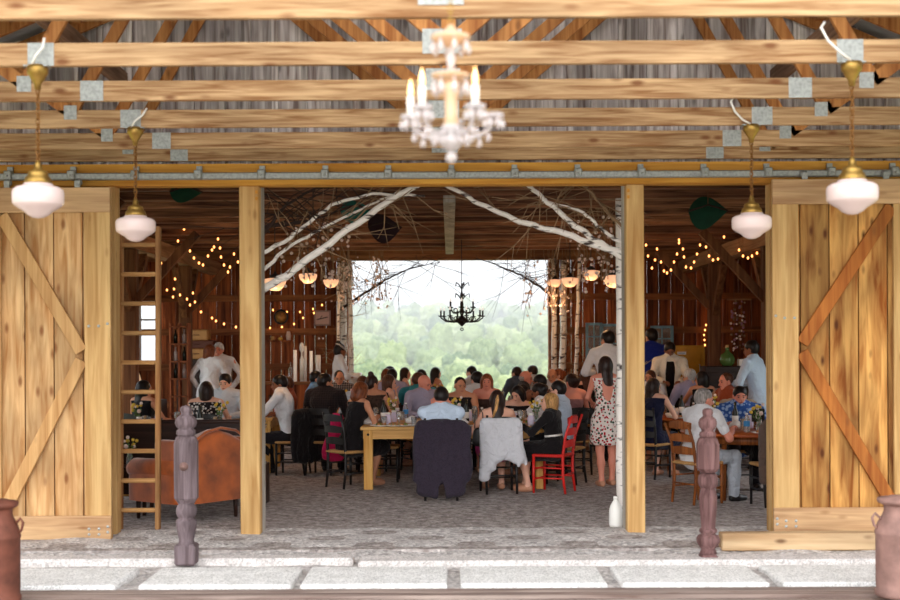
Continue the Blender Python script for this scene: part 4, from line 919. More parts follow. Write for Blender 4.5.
    pts = np.array([q for p in allp for q in ((p[1], p[2]) if p[0] in 'ct' else (p[1],))]); lo = pts.min(0) - .22; hi = pts.max(0) + .22; lo[2] = -.03; hi[2] = zt + .12
    co, fi = (.0155, .0085) if near else (.021, .0125)
    xs, ys, zs = axis(lo[0], hi[0], co, fi, hc[0], .10), axis(lo[1], hi[1], co, fi, hc[1], .13), axis(lo[2], hi[2], co, fi, hc[2], .15)
    def layer(name, prims, mat, infl=0.0, wr_=0.0, extra=None, grow=None):
        f = Field(xs, ys, zs)
        for p in prims: f.put(p, infl if p[0] not in ('se', 'cut') else 0)
        V, Q = f.mesh()
        if len(V) == 0: return None
        if wr_: V = wrinkle(V, wr_, int(px * 7))
        return np_obj(name, V, Q, mat, t, extra)
    # face details
    ex = hands
    for sg in (-1, 1):
        ex.ball(hp(sg * .031, .076, -.004), .0125 * k, 8, 6, 1) if False else None; ex.ball(hp(sg * .031, .083, -.004), .009 * k, 6, 4, 2)
        ex.tube([hp(sg * .014, .092, .016), hp(sg * .032, .09, .021), hp(sg * .05, .078, .015)], .004 * k, 5, 2)
    ex.tube([hp(-.024, .086, -.066), hp(0, .096, -.064), hp(.024, .086, -.066)], [.003, .0065, .003], 6, 3)
    smile = None
    layer('body', torso + neck + head[:6] + [h for h in head[6:] if h[0] == 'e'] + arm_u + arm_f + palms + legs_t + legs_c + feet[0] + feet[1] + [h for h in head if h[0] == 'se'], [skin(tone), M_eye, M_iris, M_lip], 0, 0, ex)
    # ---- upper garment
    kind, mat = top; neckcut = ('cut', nb + spd * .05, spd * 1.0)
    def sh(fr, a): return ('c', a[1], a[1] + (a[2] - a[1]) * fr, a[3], a[3] + (a[4] - a[3]) * fr, a[5])
    collar = [('c', nb - spd * .01, nb + (hp(0, -.012, -.06) - nb) * .42, .062 * k, .058 * k, .02)]
    if S == 'stand' and bottom[0] != 'skirt': hem = [('t', pel - spd * .04, pel + spd * .05, .17 * k * wide, .165 * k * wide, .72, RT, .05)]
    else: hem = []
    tw = torso
    if kind == 'long': layer('shirt', tw + arm_u + [sh(.96, a) for a in arm_f] + hem + collar, mat, .014, .006)
    elif kind == 'jacket': layer('jacket', tw + arm_u + [sh(.97, a) for a in arm_f] + [('t', pel - spd * .12, pel + spd * .05, .18 * k, .17 * k, .72, RT, .05)] + collar, mat, .022, .006)
    elif kind == 'rolled': layer('shirt', tw + arm_u + [sh(.25, a) for a in arm_f] + hem + collar, mat, .015, .006)
    elif kind == 'short': layer('shirt', tw + [sh(.62, a) for a in arm_u] + hem + collar[:1], mat, .016, .006)
    elif kind == 'openback': layer('dress_top', tw + [('se', nb + V3(0, -.16, -.12), (.085, .14, .21), None), ('cut', nb - spd * .03, spd * 1.0)], mat, .012, .004)
    elif kind == 'openjacket': layer('dress', tw + [('cut', nb - spd * .02, spd * 1.0)], BLK, .012, .003); layer('jacket', tw + arm_u + [sh(.9, a) for a in arm_f] + [('t', pel - spd * .16, pel + spd * .05, .19 * k, .17 * k, .72, RT, .05), ('se', pel + spd * sp * .45 + V3(0, .22, 0), (.085, .2, .42), None)] + collar, mat, .026, .006)
    elif kind == 'tank': layer('dress_top', tw + [('cut', nb - spd * .03, spd * 1.0)], mat, .010, .004)
    elif kind == 'strapless': layer('dress_top', tw[:3] + ([tw[-2], tw[-1]]) + [('cut', pel + spd * (sp * .80), spd * 1.0)], mat, .010, .003)
    elif kind == 'lowback':
        layer('dress_top', tw + [('cut', pel + spd * (sp * .66), spd * 1.0)], mat, .010, .003); b = MB()
        for sg in (-1, 1): b.tube([pel + spd * sp * .64 + V3(sg * .06, -.105, 0) * k, nb + V3(sg * .075, -.055, -.05), nb + V3(sg * .075, 0, -.012) + spd * .02, pel + spd * sp * .72 + V3(sg * .075, .12, 0)], .007, 6)
        b.build('strap', mat, t)
    # ---- lower garment
    kind, mat2 = bottom
    if kind == 'trousers': 
        layer('trousers', [('t', pel - spd * .02, pel + spd * .08, .165 * k * wide, .150 * k * wide, .72, RT, .05)] + legs_t + [(p[0], p[1], p[2], p[3] + .012, p[4] + .018, p[5]) for p in legs_c], mat2, .010, .005)
        if S == 'stand': b = MB(); q = pel + spd * .085; b.torus(q, .158 * k * wide, .016, 20, 6, Matrix.Diagonal((1, .72, 1))); b.build('belt', M_black, t)
    elif kind == 'skirt':
        if S == 'sit': layer('skirt', [('t', pel - spd * .02, pel + spd * .10, .17 * k, .13 * k, .74, RT, .06)] + [('c', p[1], p[2] + V3(0, .02, -.02), p[3] + .02, p[4] + .05, .08) for p in legs_t] + [('c', (legs_t[0][1] + legs_t[1][1]) / 2, (legs_t[0][2] + legs_t[1][2]) / 2 + V3(0, .02, -.06), .09, .09, .08)], mat2, .008, .006)
        else: layer('skirt', [('t', pel + spd * .12, pel + V3(0, 0, -.02), .125 * k, .185 * k, .75, RT, .06), ('t', pel + V3(0, 0, -.02), V3(0, 0, .60 * k), .185 * k, .225 * k, .78, RT, .05), ('cut', V3(0, 0, .56 * k), V3(0, 0, -1))], mat2, .006, .010)
    if not low:
        for f_ in feet: layer('shoe', [(p[0], p[1], p[2], p[3], p[4], p[5]) for p in f_[:2]], M_black if kind == 'trousers' else M_shoe, .007)
    # ---- hair
    st, hcol = hair; hm = hairm(hcol); cap = ('e', hp(0, -.020, .030), (.088 * k, .100 * k, .092 * k), R, .02); low_ = ('e', hp(0, -.045, -.03), (.080 * k, .072 * k, .075 * k), R, .03)
    face = [('se', hp(0, .100, -.038), (.070 * k, .062 * k, .100 * k), R)]
    facs = [('se', hp(0, .075, -.06), (.105 * k, .062 * k, .088 * k), R)]
    P = None
    if st == 'short': P = [cap, ('e', hp(0, -.045, -.01), (.080 * k, .066 * k, .072 * k), R, .03)] + face + facs
    elif st == 'crop': P = [('e', hp(0, -.018, .026), (.082 * k, .096 * k, .088 * k), R, .02)] + face + facs
    elif st == 'bald_fringe': P = [('e', hp(0, -.035, -.015), (.086 * k, .078 * k, .055 * k), R, .02)] + facs
    elif st == 'long': P = [cap, low_, ('t', hp(0, -.055, -.02), hp(0, -.075, -.02) + V3(0, -.03, -.24 if hair[1] != 'blond' else -.32) * k, .085 * k, .075 * k, .5, RT, .04)] + [('c', hp(sg * .07, -.01, .0), hp(sg * .075, .0, -.02) + V3(0, .0, -.16) * k, .03 * k, .026 * k, .03) for sg in (-1, 1)] + face
    elif st == 'bob': P = [cap, low_, ('t', hp(0, -.04, -.02), hp(0, -.045, -.11), .09 * k, .085 * k, .72, RT, .04)] + [('c', hp(sg * .07, .0, .0), hp(sg * .078, .01, -.10), .032 * k, .026 * k, .03) for sg in (-1, 1)] + face
    elif st == 'bun': P = [cap, low_, ('e', hp(0, -.06, .125), (.048 * k, .048 * k, .042 * k), R, .02)] + face + facs
    elif st == 'updo': P = [cap, low_, ('e', hp(0, -.115, .01), (.060 * k, .050 * k, .055 * k), R, .03)] + face + facs
    elif st == 'pony': P = [cap, low_, ('e', hp(0, -.11, .03), (.035 * k, .03 * k, .035 * k), R, .02), ('c', hp(0, -.12, .02), hp(0, -.14, -.04) + V3(0, 0, -.18), .032 * k, .018 * k, .02)] + face + facs
    if P: 
        ho = layer('hair', P, hm, 0, .003)
    # ---- extras
    for e in extras:
        if e == 'glasses':
            b = MB()
            for sg in (-1, 1): b.torus(hp(sg * .032, .104, -.004), .021 * k, .0028, 14, 5, Matrix(R.tolist()) @ Matrix.Rotation(PI / 2, 3, 'X')); b.tube([hp(sg * .054, .10, -.002), hp(sg * .08, .0, -.002)], .0025, 4)
            b.tube([hp(-.01, .106, -.002), hp(.01, .106, -.002)], .003, 4); b.build('glasses', M_black, t)
        elif e == 'beard': layer('beard', [('e', hp(0, .04, -.088), (.052 * k, .048 * k, .04 * k), R, .02), ('se', hp(0, .094, -.058), (.03 * k, .03 * k, .018 * k), R)], hm)
        elif e == 'headband':
            b = MB(); b.torus(hp(0, -.005, .055), .084 * k, .013, 20, 6, Matrix(R.tolist()) @ Matrix.Rotation(-.5, 3, 'X') @ Matrix.Diagonal((1, 1.15, 1.2))); b.build('headband', cm('headband', srgb(206, 196, 186), 'spots', srgb(60, 50, 50), 70), t)
        elif e == 'blondlock':
            b = MB(); b.tube([hp(.01, -.115, .05), hp(.0, -.125, -.01), hp(-.015, -.13, -.09) + V3(0, 0, -.03), hp(-.06, -.12, -.12) + V3(0, 0, -.12)], [.010, .022, .020, .008], 8, flat=.6); b.build('hair_streak', hairm('blond'), t)
        elif e == 'tie':
            b = MB(); q = nb + spd * -.02 + V3(0, .095, 0); b.tube([q, q - spd * .06 + V3(0, .04, 0), q - spd * .2 + V3(0, .055, 0), q - spd * .38 + V3(0, .04, 0)], [.02, .02, .034, .03], 6, flat=.35); b.build('tie', cm('tie', srgb(170, 30, 34)) if 'red tie' in label else M_black, t)
        elif e == 'vestback':
            layer('vest', tw[:3] + [('cut', nb - spd * .02, spd * 1.0)], cm('pinkvest', srgb(196, 128, 120)), .020)
        elif e == 'beltstrip':
            b = MB(); b.torus(pel + spd * sp * .34, .142 * k, .014, 22, 6, Matrix.Rotation(-lr, 3, 'X') @ Matrix.Diagonal((1, .72, 1))); b.build('belt', M_white, t)
        elif e == 'shawl': pass
    PEOPLE.append((base.x, Y, rz, who, S, fem)); return t
M_shoe = plain('nude_shoe', srgb(196, 140, 110), .5)

# ================================================================ FURNITURE
def ladder_chair(name, label, frame, seatm, H=.93, loc=(0, 0, 0), rz=0, arch=False, group='ladderback chairs at the tables'):
    t = thing(name, label, 'chair', loc, rz, group)
    b = MB(); b.box((0, 0, .445), (.42, .40, .035), bev=.012); b.build('seat', seatm, t)
    for s in (-1, 1):
        b = MB(); b.tube([(s * .19, .18, 0), (s * .19, .18, .45)], [.015, .019], 8); b.build('leg', frame, t)
        b = MB(); c_ = .05 if arch else .0
        b.tube([(s * .18, -.21, 0), (s * .18, -.18 , .22), (s * .18, -.18, .45), (s * .18, -.20 - c_ * .3, .68), (s * (.18 + c_ * .2), -.25 - c_, H)], [.015, .018, .019, .017, .014], 8); b.build('leg', frame, t)
        b = MB(); [b.tube([(s * .19, -.18, z), (s * .19, .18, z)], .010, 6) for z in (.18, .30)]; b.build('stretcher', frame, t)
    b = MB(); [b.tube([(-.19, .18, z), (.19, .18, z)], .010, 6) for z in (.16, .28)]; [b.tube([(-.18, -.19, z), (.18, -.19, z)], .010, 6) for z in (.22,)]; b.build('stretcher', frame, t)
    for z in (.58, .72, .86):
        b = MB(); b.grid(lambda u, v, z=z: ((u - .5) * .36, -.185 - (z - .45) * .13 - .03 * math.sin(PI * u), z + (v - .5) * .07 + .02 * math.sin(PI * u) * (v)), 8, 2); b.grid(lambda u, v, z=z: ((.5 - u) * .36, -.197 - (z - .45) * .13 - .03 * math.sin(PI * u), z + (v - .5) * .07 + .02 * math.sin(PI * u) * v), 8, 2); b.build('back_slat', frame, t)
    return t
ch_black = None; CH = {}
def chair_at(kind, x, y, rz, label, grp):
    if kind not in CH:
        if kind == 'black': CH[kind] = ladder_chair('dining_chair', label, M_black, M_rush, loc=(x, y, 0), rz=rz, group=grp)
        elif kind == 'red': CH[kind] = ladder_chair('dining_chair', label, M_red, M_red, .92, (x, y, 0), rz, True, grp)
        elif kind == 'wood': CH[kind] = ladder_chair('dining_chair', label, M_chairw, M_rush, .88, (x, y, 0), rz, True, grp)
        return CH[kind]
    return dup(CH[kind], (x, y, 0), rz, label, grp)
# ================================================================ TABLES
def farm_table(x0, x1, y0, y1, label, lw=.11, H=.765):
    cx, cy = (x0 + x1) / 2, (y0 + y1) / 2; t = thing('farm_table', label, 'table', (cx, cy, 0), 0, 'farm tables'); W, D = x1 - x0, y1 - y0
    b = MB(); n = max(3, int(D / .2))
    for i in range(n): b.box((0, -D / 2 + D * (i + .5) / n, H - .02), (W, D / n - .004, .04), bev=.004)
    b.build('tabletop', M_table, t)
    for s, d in ((-1, 0), (1, 0)): b = MB(); b.box((0, s * (D / 2 - .05), H - .095), (W - .06, .03, .11)); b.build('apron', M_table, t)
    for s in (-1, 1): b = MB(); b.box((s * (W / 2 - .05), 0, H - .095), (.03, D - .1, .11)); b.build('apron', M_table, t)
    for sx in (-1, 1):
        for sy in (-1, 1):
            b = MB(); b.box((sx * (W / 2 - .09), sy * (D / 2 - .085), (H - .04) / 2), (lw, lw, H - .04), bev=.006); lg = b.build('leg', M_tleg, t)
            b = MB(); b.lathe([(0, -.006), (.016, -.005), (.016, 0)], 10, R=Matrix.Rotation(-PI / 2, 3, 'X').inverted() if sy < 0 else Matrix.Rotation(PI / 2, 3, 'X').inverted(), c=(sx * (W / 2 - .09), sy * (D / 2 - .028), H - .095)); b.build('bolt', M_black, lg)
    return t
def round_table(x, y, r, label, m, H=.76):
    t = thing('round_table', label, 'table', (x, y, 0), 0, 'round tables'); b = MB(); b.lathe([(0, H - .035), (r - .01, H - .035), (r, H - .025), (r, H - .006), (r - .006, H), (0, H)], 40); b.build('tabletop', m, t)
    b = MB(); b.lathe([(r * .82, H - .12), (r * .84, H - .12), (r * .84, H - .035), (r * .82, H - .035)], 32); b.build('apron', M_chairw, t)
    for k in range(4): a = PI / 4 + k * PI / 2; b = MB(); b.tube([(r * .7 * math.cos(a), r * .7 * math.sin(a), 0), (r * .7 * math.cos(a), r * .7 * math.sin(a), H - .035)], [.022, .03], 10); b.build('leg', M_chairw, t)
    return t
def long_dark_table(x0, x1, y0, y1, label):
    t = farm_table(x0, x1, y0, y1, label); return t
TABLES = []   # (x0,x1,y0,y1 or x,y,r , phrase)
farm_table(-1.09, 1.18, 15.15, 16.95, 'big pine farm table nearest the opening, square legs and apron'); TABLES.append(('r', -1.0, 1.1, 15.25, 16.85, 'the nearest farm table'))
farm_table(-1.75, 1.35, 18.7, 19.9, 'second pine farm table behind the nearest one'); TABLES.append(('r', -1.65, 1.25, 18.8, 19.8, 'the second farm table'))
farm_table(-1.6, 1.75, 21.7, 22.8, 'farthest pine farm table before the bright opening'); TABLES.append(('r', -1.5, 1.65, 21.8, 22.7, 'the farthest farm table'))
M_otable = wood('orange_tabletop', srgb(150, 66, 24), srgb(206, 108, 50), 'x', fine=18, knots=.3, island=.1, rough=.4)
round_table(3.45, 14.35, .80, 'round orange-topped table in the right bay carrying the black number card', M_otable); TABLES.append(('c', 3.45, 14.35, .7, 'the orange round table'))
round_table(3.35, 17.3, .80, 'round table behind, in the right bay beside the woman in navy', M_otable); TABLES.append(('c', 3.35, 17.3, .7, 'the rear round table'))
farm_table(-3.9, -2.3, 14.6, 15.7, 'dark-shadowed table in the left bay behind the armchair'); TABLES.append(('r', -3.8, -2.4, 14.7, 15.6, 'the left bay table'))
farm_table(-3.55, -2.45, 17.2, 18.3, 'side table behind the man in the white shirt at the left'); TABLES.append(('r', -3.45, -2.5, 17.3, 18.2, 'the left rear table'))
# dark bench with a solid back in the left bay
t = thing('bench', 'long dark panelled bench back behind the orange armchair', 'bench', (-3.35, 13.85, 0)); M_dw = wood('dark_bench_wood', srgb(38, 22, 18), srgb(62, 38, 30), 'x', knots=0, island=.1, rough=.4)
b = MB(); b.box((0, -.12, .52), (2.6, .035, .78)); b.build('backrest', M_dw, t)
b = MB(); b.box((0, -.12, .925), (2.64, .06, .04), bev=.01); b.build('top_rail', M_dw, t)
b = MB(); b.box((0, .08, .43), (2.56, .40, .04), bev=.008); b.build('seat', M_dw, t)
for x in (-1.28, 1.28): b = MB(); b.box((x, .07, .22), (.045, .42, .44)); b.build('leg', M_dw, t)
# wing armchair
M_velv = plain('orange_velvet', srgb(168, 82, 26), .85, noise=.5, nscale=5, sheen=.4)
def sdf_part(name, prims, mat, parent, lo, hi, st=.022, wr_=0.0, seed=1):
    xs, ys, zs = [np.arange(a, b_ + st, st) for a, b_ in zip(lo, hi)]; f = Field(xs, ys, zs)
    for p in prims: f.put(p)
    V, Q = f.mesh(); V = wrinkle(V, wr_, seed) if wr_ else V; return np_obj(name, V, Q, mat, parent)
t = thing('wing_armchair', 'worn orange velvet wing armchair in the left bay, back to the viewer', 'armchair', (-2.70, 12.78, 0), math.radians(52))
def puff(b, cx, cy, z0, z1, wx, wy, crest=0.0, flare=0.0, mi=0):
    """upholstered slab: rounded-box cross-section swept upwards, crest raises the middle of its top"""
    n, m = 28, 14
    def f(u, v):
        a = 2 * PI * u; c_, s_ = math.cos(a), math.sin(a); e = .45
        x = abs(c_) ** e * (1 if c_ > 0 else -1); y = abs(s_) ** e * (1 if s_ > 0 else -1)
        k = 1.0 if v < .82 else math.sqrt(max(0, 1 - ((v - .82) / .18) ** 2)); top = z0 + (z1 - z0) * min(1, v / .9)
        w2 = wx * (1 + flare * v); xx = x * w2 * (k if v > .82 else 1) ; top += crest * (math.cos(PI * min(1, abs(xx) / wx) ) * .5 + .5) * min(1, v)
        return (cx + xx, cy + y * wy * k, top)
    b.grid(f, n, m, mi)
b = MB(); puff(b, 0, -.40, .20, .80, .36, .10, .12, .06); b.build('backrest', M_velv, t)
b = MB(); b.tube([(-.37, -.51, .26), (-.385, -.52, .60), (-.36, -.52, .80), (-.2, -.52, .90), (0, -.52, .935), (.2, -.52, .90), (.36, -.52, .80), (.385, -.52, .60), (.37, -.51, .26)], .014, 8); b.build('piping', M_velv, t)
for s in (-1, 1):
    b = MB(); puff(b, s * .385, -.22, .50, .82, .055, .20, .0, .1); b.build('wing', M_velv, t)
    b = MB(); b.tube([(s * .40, -.36, .55), (s * .40, .30, .53), (s * .40, .37, .50)], [.09, .095, .07], 14); puff(b, s * .40, 0, .20, .50, .07, .37); b.build('arm', M_velv, t)
b = MB(); puff(b, 0, .0, .20, .34, .38, .36); b.build('seat_base', M_velv, t); b = MB(); puff(b, 0, .04, .345, .46, .31, .32, .03); b.build('seat_cushion', M_velv, t)
for x, y in ((-.34, -.36), (.34, -.36), (-.34, .34), (.34, .34)): b = MB(); b.tube([(x, y, 0), (x, y, .24)], [.018, .03], 8); b.build('leg', M_dw, t)
# low crate with a flower vase
t = thing('side_table', 'small dark side table low behind the ladder', 'side table', (-3.36, 13.1, 0)); b = MB(); b.box((0, 0, .48), (.45, .4, .035), bev=.006); b.build('table_top', M_dw, t)
for x in (-.19, .19):
    for y in (-.16, .16): b = MB(); b.box((x, y, .23), (.035, .035, .46)); b.build('leg', M_dw, t)

# ---- small things
Mv_leaf = plain('stem_green', srgb(86, 120, 60), .7); M_yel = plain('yellow_flower', srgb(228, 190, 70), .7); M_purp = plain('purple_label', srgb(216, 204, 226), .5); M_bluel = plain('blue_label', srgb(60, 140, 200), .5)
M_amber = plain('amber_drink', srgb(220, 150, 40), .2, trans=.3); M_wine = plain('dark_bottle', srgb(30, 34, 26), .15); M_china = plain('white_china', srgb(240, 236, 230), .25); M_food = plain('salad_food', srgb(120, 130, 60), .7, noise=.6, nscale=30); M_food2 = plain('bread_food', srgb(190, 130, 76), .7, noise=.4, nscale=20)
M_nap = cm('napkin', srgb(244, 240, 238)); M_wax = plain('tealight', srgb(255, 220, 170), .4, em=(1, .55, .2), es=5)
def it_glass(t): b = MB(); b.lathe([(0, 0), (.028, 0), (.036, .11), (.033, .11), (.026, .008), (0, .008)], 14); b.build('tumbler', M_glass, t); b = MB(); b.lathe([(0, .009), (.026, .009), (.031, .07), (0, .07)], 12); b.build('water', M_crystal, t)
def it_bottle(t): b = MB(); b.lathe([(0, 0), (.033, 0), (.034, .02), (.031, .06), (.034, .1), (.033, .14), (.015, .185), (.013, .20), (0, .20)], 14); b.build('bottle', M_glass, t); b = MB(); b.lathe([(.0345, .065), (.0348, .07), (.0348, .12), (.0345, .125)], 14); b.build('label', M_bluel, t); b = MB(); b.lathe([(0, .198), (.015, .198), (.015, .215), (0, .215)], 10); b.build('cap', M_white, t)
def it_jar(t): b = MB(); b.lathe([(0, 0), (.036, 0), (.04, .01), (.04, .10), (.03, .12), (.03, .13), (0, .13)], 16); b.build('jar', M_purp, t); b = MB(); b.lathe([(0, .128), (.034, .128), (.034, .15), (0, .15)], 16); b.build('lid', M_china, t)
def it_plate(t):
    b = MB(); b.lathe([(0, 0), (.07, 0), (.13, .018), (.132, .022), (.125, .02), (.07, .008), (0, .008)], 24); b.build('plate', M_china, t)
    b = MB(); q = random.Random(3)
    for i in range(14): a = q.uniform(0, 6.28); r_ = q.uniform(0, .06); b.ball((r_ * math.cos(a), r_ * math.sin(a), .018 + q.uniform(0, .012)), q.uniform(.012, .022), 6, 4, q.randrange(2))
    b.build('food', [M_food, M_food2], t)['kind'] = 'stuff'
def it_wine(t): b = MB(); b.lathe([(0, 0), (.037, 0), (.038, .01), (.038, .18), (.016, .23), (.014, .30), (0, .30)], 16); b.build('bottle', M_wine, t); b = MB(); b.lathe([(.0385, .06), (.0388, .06), (.0388, .14), (.0385, .14)], 16); b.build('label', M_china, t)
def it_goblet(t): b = MB(); b.lathe([(0, 0), (.034, 0), (.03, .006), (.005, .012), (.005, .08), (.03, .10), (.036, .14), (.031, .18), (.029, .18), (.033, .14), (.026, .104), (0, .095)], 14); b.build('goblet', M_glass, t)
def it_napkin(t):
    b = MB(); q = random.Random(5); b.ball((0, 0, .035), (.09, .07, .05), 16, 10)
    for i, v in enumerate(b.v): p = Vector(v); d = 1 + .4 * mno.noise(p * 22) + .2 * mno.noise(p * 50); b.v[i] = (p.x * d, p.y * d, max(0, p.z * d))
    b.build('folds', M_nap, t)
def it_vase(t):
    b = MB(); b.lathe([(0, 0), (.03, 0), (.04, .03), (.036, .09), (.022, .12), (.026, .14), (0, .14)], 14); b.build('vase', M_glass, t); q = random.Random(8); s = MB(); f = MB(); l = MB()
    for k in range(9):
        a = q.uniform(0, 6.28); R_ = q.uniform(.03, .10); h = q.uniform(.2, .32); e = Vector((R_ * math.cos(a), R_ * math.sin(a), h)); s.tube([(0, 0, .02), (e.x * .4, e.y * .4, h * .6), e], .0025, 4); f.ball(e, q.uniform(.014, .026), 7, 5, q.randrange(2)); l.ball((e.x * .7, e.y * .7, h * .75), (.02, .012, .008), 6, 4)
    s.build('stems', Mv_leaf, t)['kind'] = 'stuff'; f.build('flowers', [M_yel, M_bloss], t)['kind'] = 'stuff'; l.build('leaves', Mv_leaf, t)['kind'] = 'stuff'
def it_candle(t): b = MB(); b.lathe([(0, 0), (.028, 0), (.034, .05), (.031, .05), (.026, .006), (0, .006)], 14); b.build('holder', M_glass, t); b = MB(); b.lathe([(0, .008), (.022, .008), (.022, .03), (0, .03)], 12); b.build('wax', M_candle, t); b = MB(); b.lathe([(.003, .03), (.008, .042), (0, .062)], 8); b.build('flame', M_wax, t)
def it_beer(t): b = MB(); b.lathe([(0, 0), (.032, 0), (.037, .12), (0, .12)], 14); b.build('beer', M_amber, t); b = MB(); b.lathe([(.034, 0), (.040, .14), (.038, .14), (.032, .0)], 14); b.build('tumbler', M_glass, t)
ITEMS = {'glass': ('drinking_glass', 'clear drinking glass', 'glass', it_glass), 'bottle': ('water_bottle', 'blue-labelled water bottle', 'bottle', it_bottle), 'jar': ('favour_jar', 'pale lilac jar with a white lid', 'jar', it_jar),
         'plate': ('dinner_plate', 'white plate with food', 'plate', it_plate), 'wine': ('wine_bottle', 'dark wine bottle', 'bottle', it_wine), 'goblet': ('wine_glass', 'stemmed wine glass', 'glass', it_goblet), 'napkin': ('napkin', 'crumpled white napkin', 'napkin', it_napkin),
         'vase': ('flower_vase', 'small flower vase', 'vase', it_vase), 'candle': ('tealight_candle', 'burning tealight in a glass', 'candle', it_candle), 'beer': ('beer_glass', 'glass of amber beer', 'glass', it_beer)}
IP = {}; used_labels = {}
def put(kind, x, y, z, phrase, rz=0.0):
    nm, lab, cat, fn = ITEMS[kind]; label = lab + ' ' + phrase; g = lab.split(' with')[0] + ' group ' + phrase if False else nm.replace('_', ' ') + 's on the tables'
    n = used_labels.get(label, 0); used_labels[label] = n + 1
    if kind not in IP:
        t = thing(nm, label, cat, (x, y, z), rz, g); fn(t); IP[kind] = t; return t
    return dup(IP[kind], (x, y, z), rz, label, g)

# ================================================================ PEOPLE
W_ = cm('white_shirt', srgb(232, 232, 236)); PB = cm('pale_blue_shirt', srgb(196, 212, 232)); LB = cm('blue_shirt', srgb(104, 146, 190)); TEAL = cm('teal_shirt', srgb(60, 146, 156)); LAV = cm('lavender_shirt', srgb(160, 152, 172)); BLK = cm('black_cloth', srgb(24, 20, 22)); BLKJ = cm('charcoal_jacket', srgb(38, 32, 34)); NAVY = cm('navy_dress', srgb(28, 30, 56)); CRM = cm('cream_jacket', srgb(232, 222, 204)); ROY = cm('royal_blue_shirt', srgb(24, 40, 130)); GRB = cm('greyblue_suit', srgb(70, 84, 106)); PLD = cm('plaid_shirt', srgb(150, 140, 136), 'plaid', srgb(48, 42, 48), 9); MAU = cm('mauve_dress', srgb(142, 100, 100)); FLO = cm('floral_dress', srgb(232, 220, 212), 'floral', srgb(176, 28, 38), 27, srgb(60, 80, 60)); PAT = cm('patterned_dress', srgb(40, 34, 36), 'spots', srgb(214, 206, 200), 30); HAW = cm('blue_pattern_shirt', srgb(50, 88, 160), 'spots', srgb(150, 176, 214), 22); GRN = cm('green_shirt', srgb(120, 160, 140)); GRY = cm('grey_shirt', srgb(196, 198, 204)); MAG = cm('magenta_dress', srgb(168, 36, 104)); BRN = cm('brown_top', srgb(70, 50, 44)); TRB = cm('black_trousers', srgb(30, 26, 30)); TRG = cm('grey_trousers', srgb(180, 186, 196)); LAVJ = cm('lilac_shirt', srgb(176, 168, 196)); CHK = cm('dark_check_jacket', srgb(46, 36, 36), 'plaid', srgb(30, 24, 26), 10); FEDG = cm('olive_pattern_top', srgb(74, 56, 48), 'spots', srgb(50, 38, 34), 40)
sit = 'sit'; st = 'stand'; tr = ('trousers', TRB)
P = person
# nearest farm table
P(441, 87.5, 387, sit, 0, 'person in a pale blue shirt seated back to the viewer, dark jacket on the chair', 'the man in the pale blue shirt', 'ruddy', ('short', 'black'), ('long', PB), tr, lean=14, pitch=-30, arms=('ear', 'ear'), wide=1.08)
P(498, 84, 390, sit, 8, 'person with dark streaked hair and thin pink straps, bare back to the viewer', 'the woman with pink straps', 'fair', ('long', 'dark'), ('lowback', MAG), ('skirt', MAG), lean=6, yaw=-10, arms=((-.20, .20, .74), 'table'), fem=True, extras=('blondlock',))
P(553, 84, 392, sit, 66, 'blond person in a black dress seated on the red chair, facing left', 'the blond woman in black', 'fair', ('long', 'blond'), ('long', BLK), ('skirt', BLK), lean=6, pitch=6, yaw=6, arms=('table', 'low'), fem=True, extras=('beltstrip',))
P(350, 80.5, 382, sit, -48, 'person with brown hair in a black dress hunched over the left table corner', 'the hunched woman in black', 'tan', ('bob', 'auburn'), ('tank', BLK), ('skirt', BLK), lean=17, pitch=-28, arms=('mid', 'mid'), fem=True)
P(563, 79, 380, sit, 64, 'person with glasses in a pale blue shirt behind the blond woman, facing left', 'the man with glasses', 'fair', ('short', 'black'), ('long', PB), tr, yaw=4, extras=('glasses',), arms=('table', 'table'))
P(546, 74, 383, sit, 70, 'brown-skinned person in a white top reaching over the table, head bowed', 'the woman in the white top', 'brown', ('updo', 'black'), ('short', W_), ('skirt', BLK), lean=12, pitch=-22, arms=('fwd', 'table'), fem=True)
P(517, 72, 385, sit, 180, 'black-haired person bending over the plates at the far right table corner', 'the black-haired bending woman', 'fair', ('bob', 'black'), ('tank', BLK), ('skirt', BLK), lean=16, pitch=-26, yaw=-40, fem=True)
P(487, 70.5, 373, sit, 176, 'person in a strapless dress facing the viewer over the nearest table', 'the woman in the strapless dress', 'ruddy', ('long', 'auburn'), ('strapless', BRN), ('skirt', BRN), lean=4, pitch=-4, fem=True, arms=('mid', 'table'))
P(463, 71, 376, sit, 150, 'short-haired person in a dark sleeveless top, in profile facing left', 'the short-haired person in profile', 'tan', ('crop', 'black'), ('tank', BLKJ), tr, lean=8, yaw=-50 + 100, pitch=-12)
P(420, 71.5, 374, sit, -150, 'bald ruddy person in a grey-lavender shirt turned right behind the nearest table', 'the bald man in lavender', 'ruddy', ('bald', 'grey'), ('long', LAV), tr, lean=12, yaw=30, pitch=-22, wide=1.1, dx=.1)
P(371, 71.5, 371, sit, -170, 'dark-haired person with a high bun in a dark patterned top at the far left corner', 'the woman with the high bun', 'tan', ('bun', 'dark'), ('tank', FEDG), ('skirt', BLK), lean=14, yaw=120, pitch=-14, fem=True)
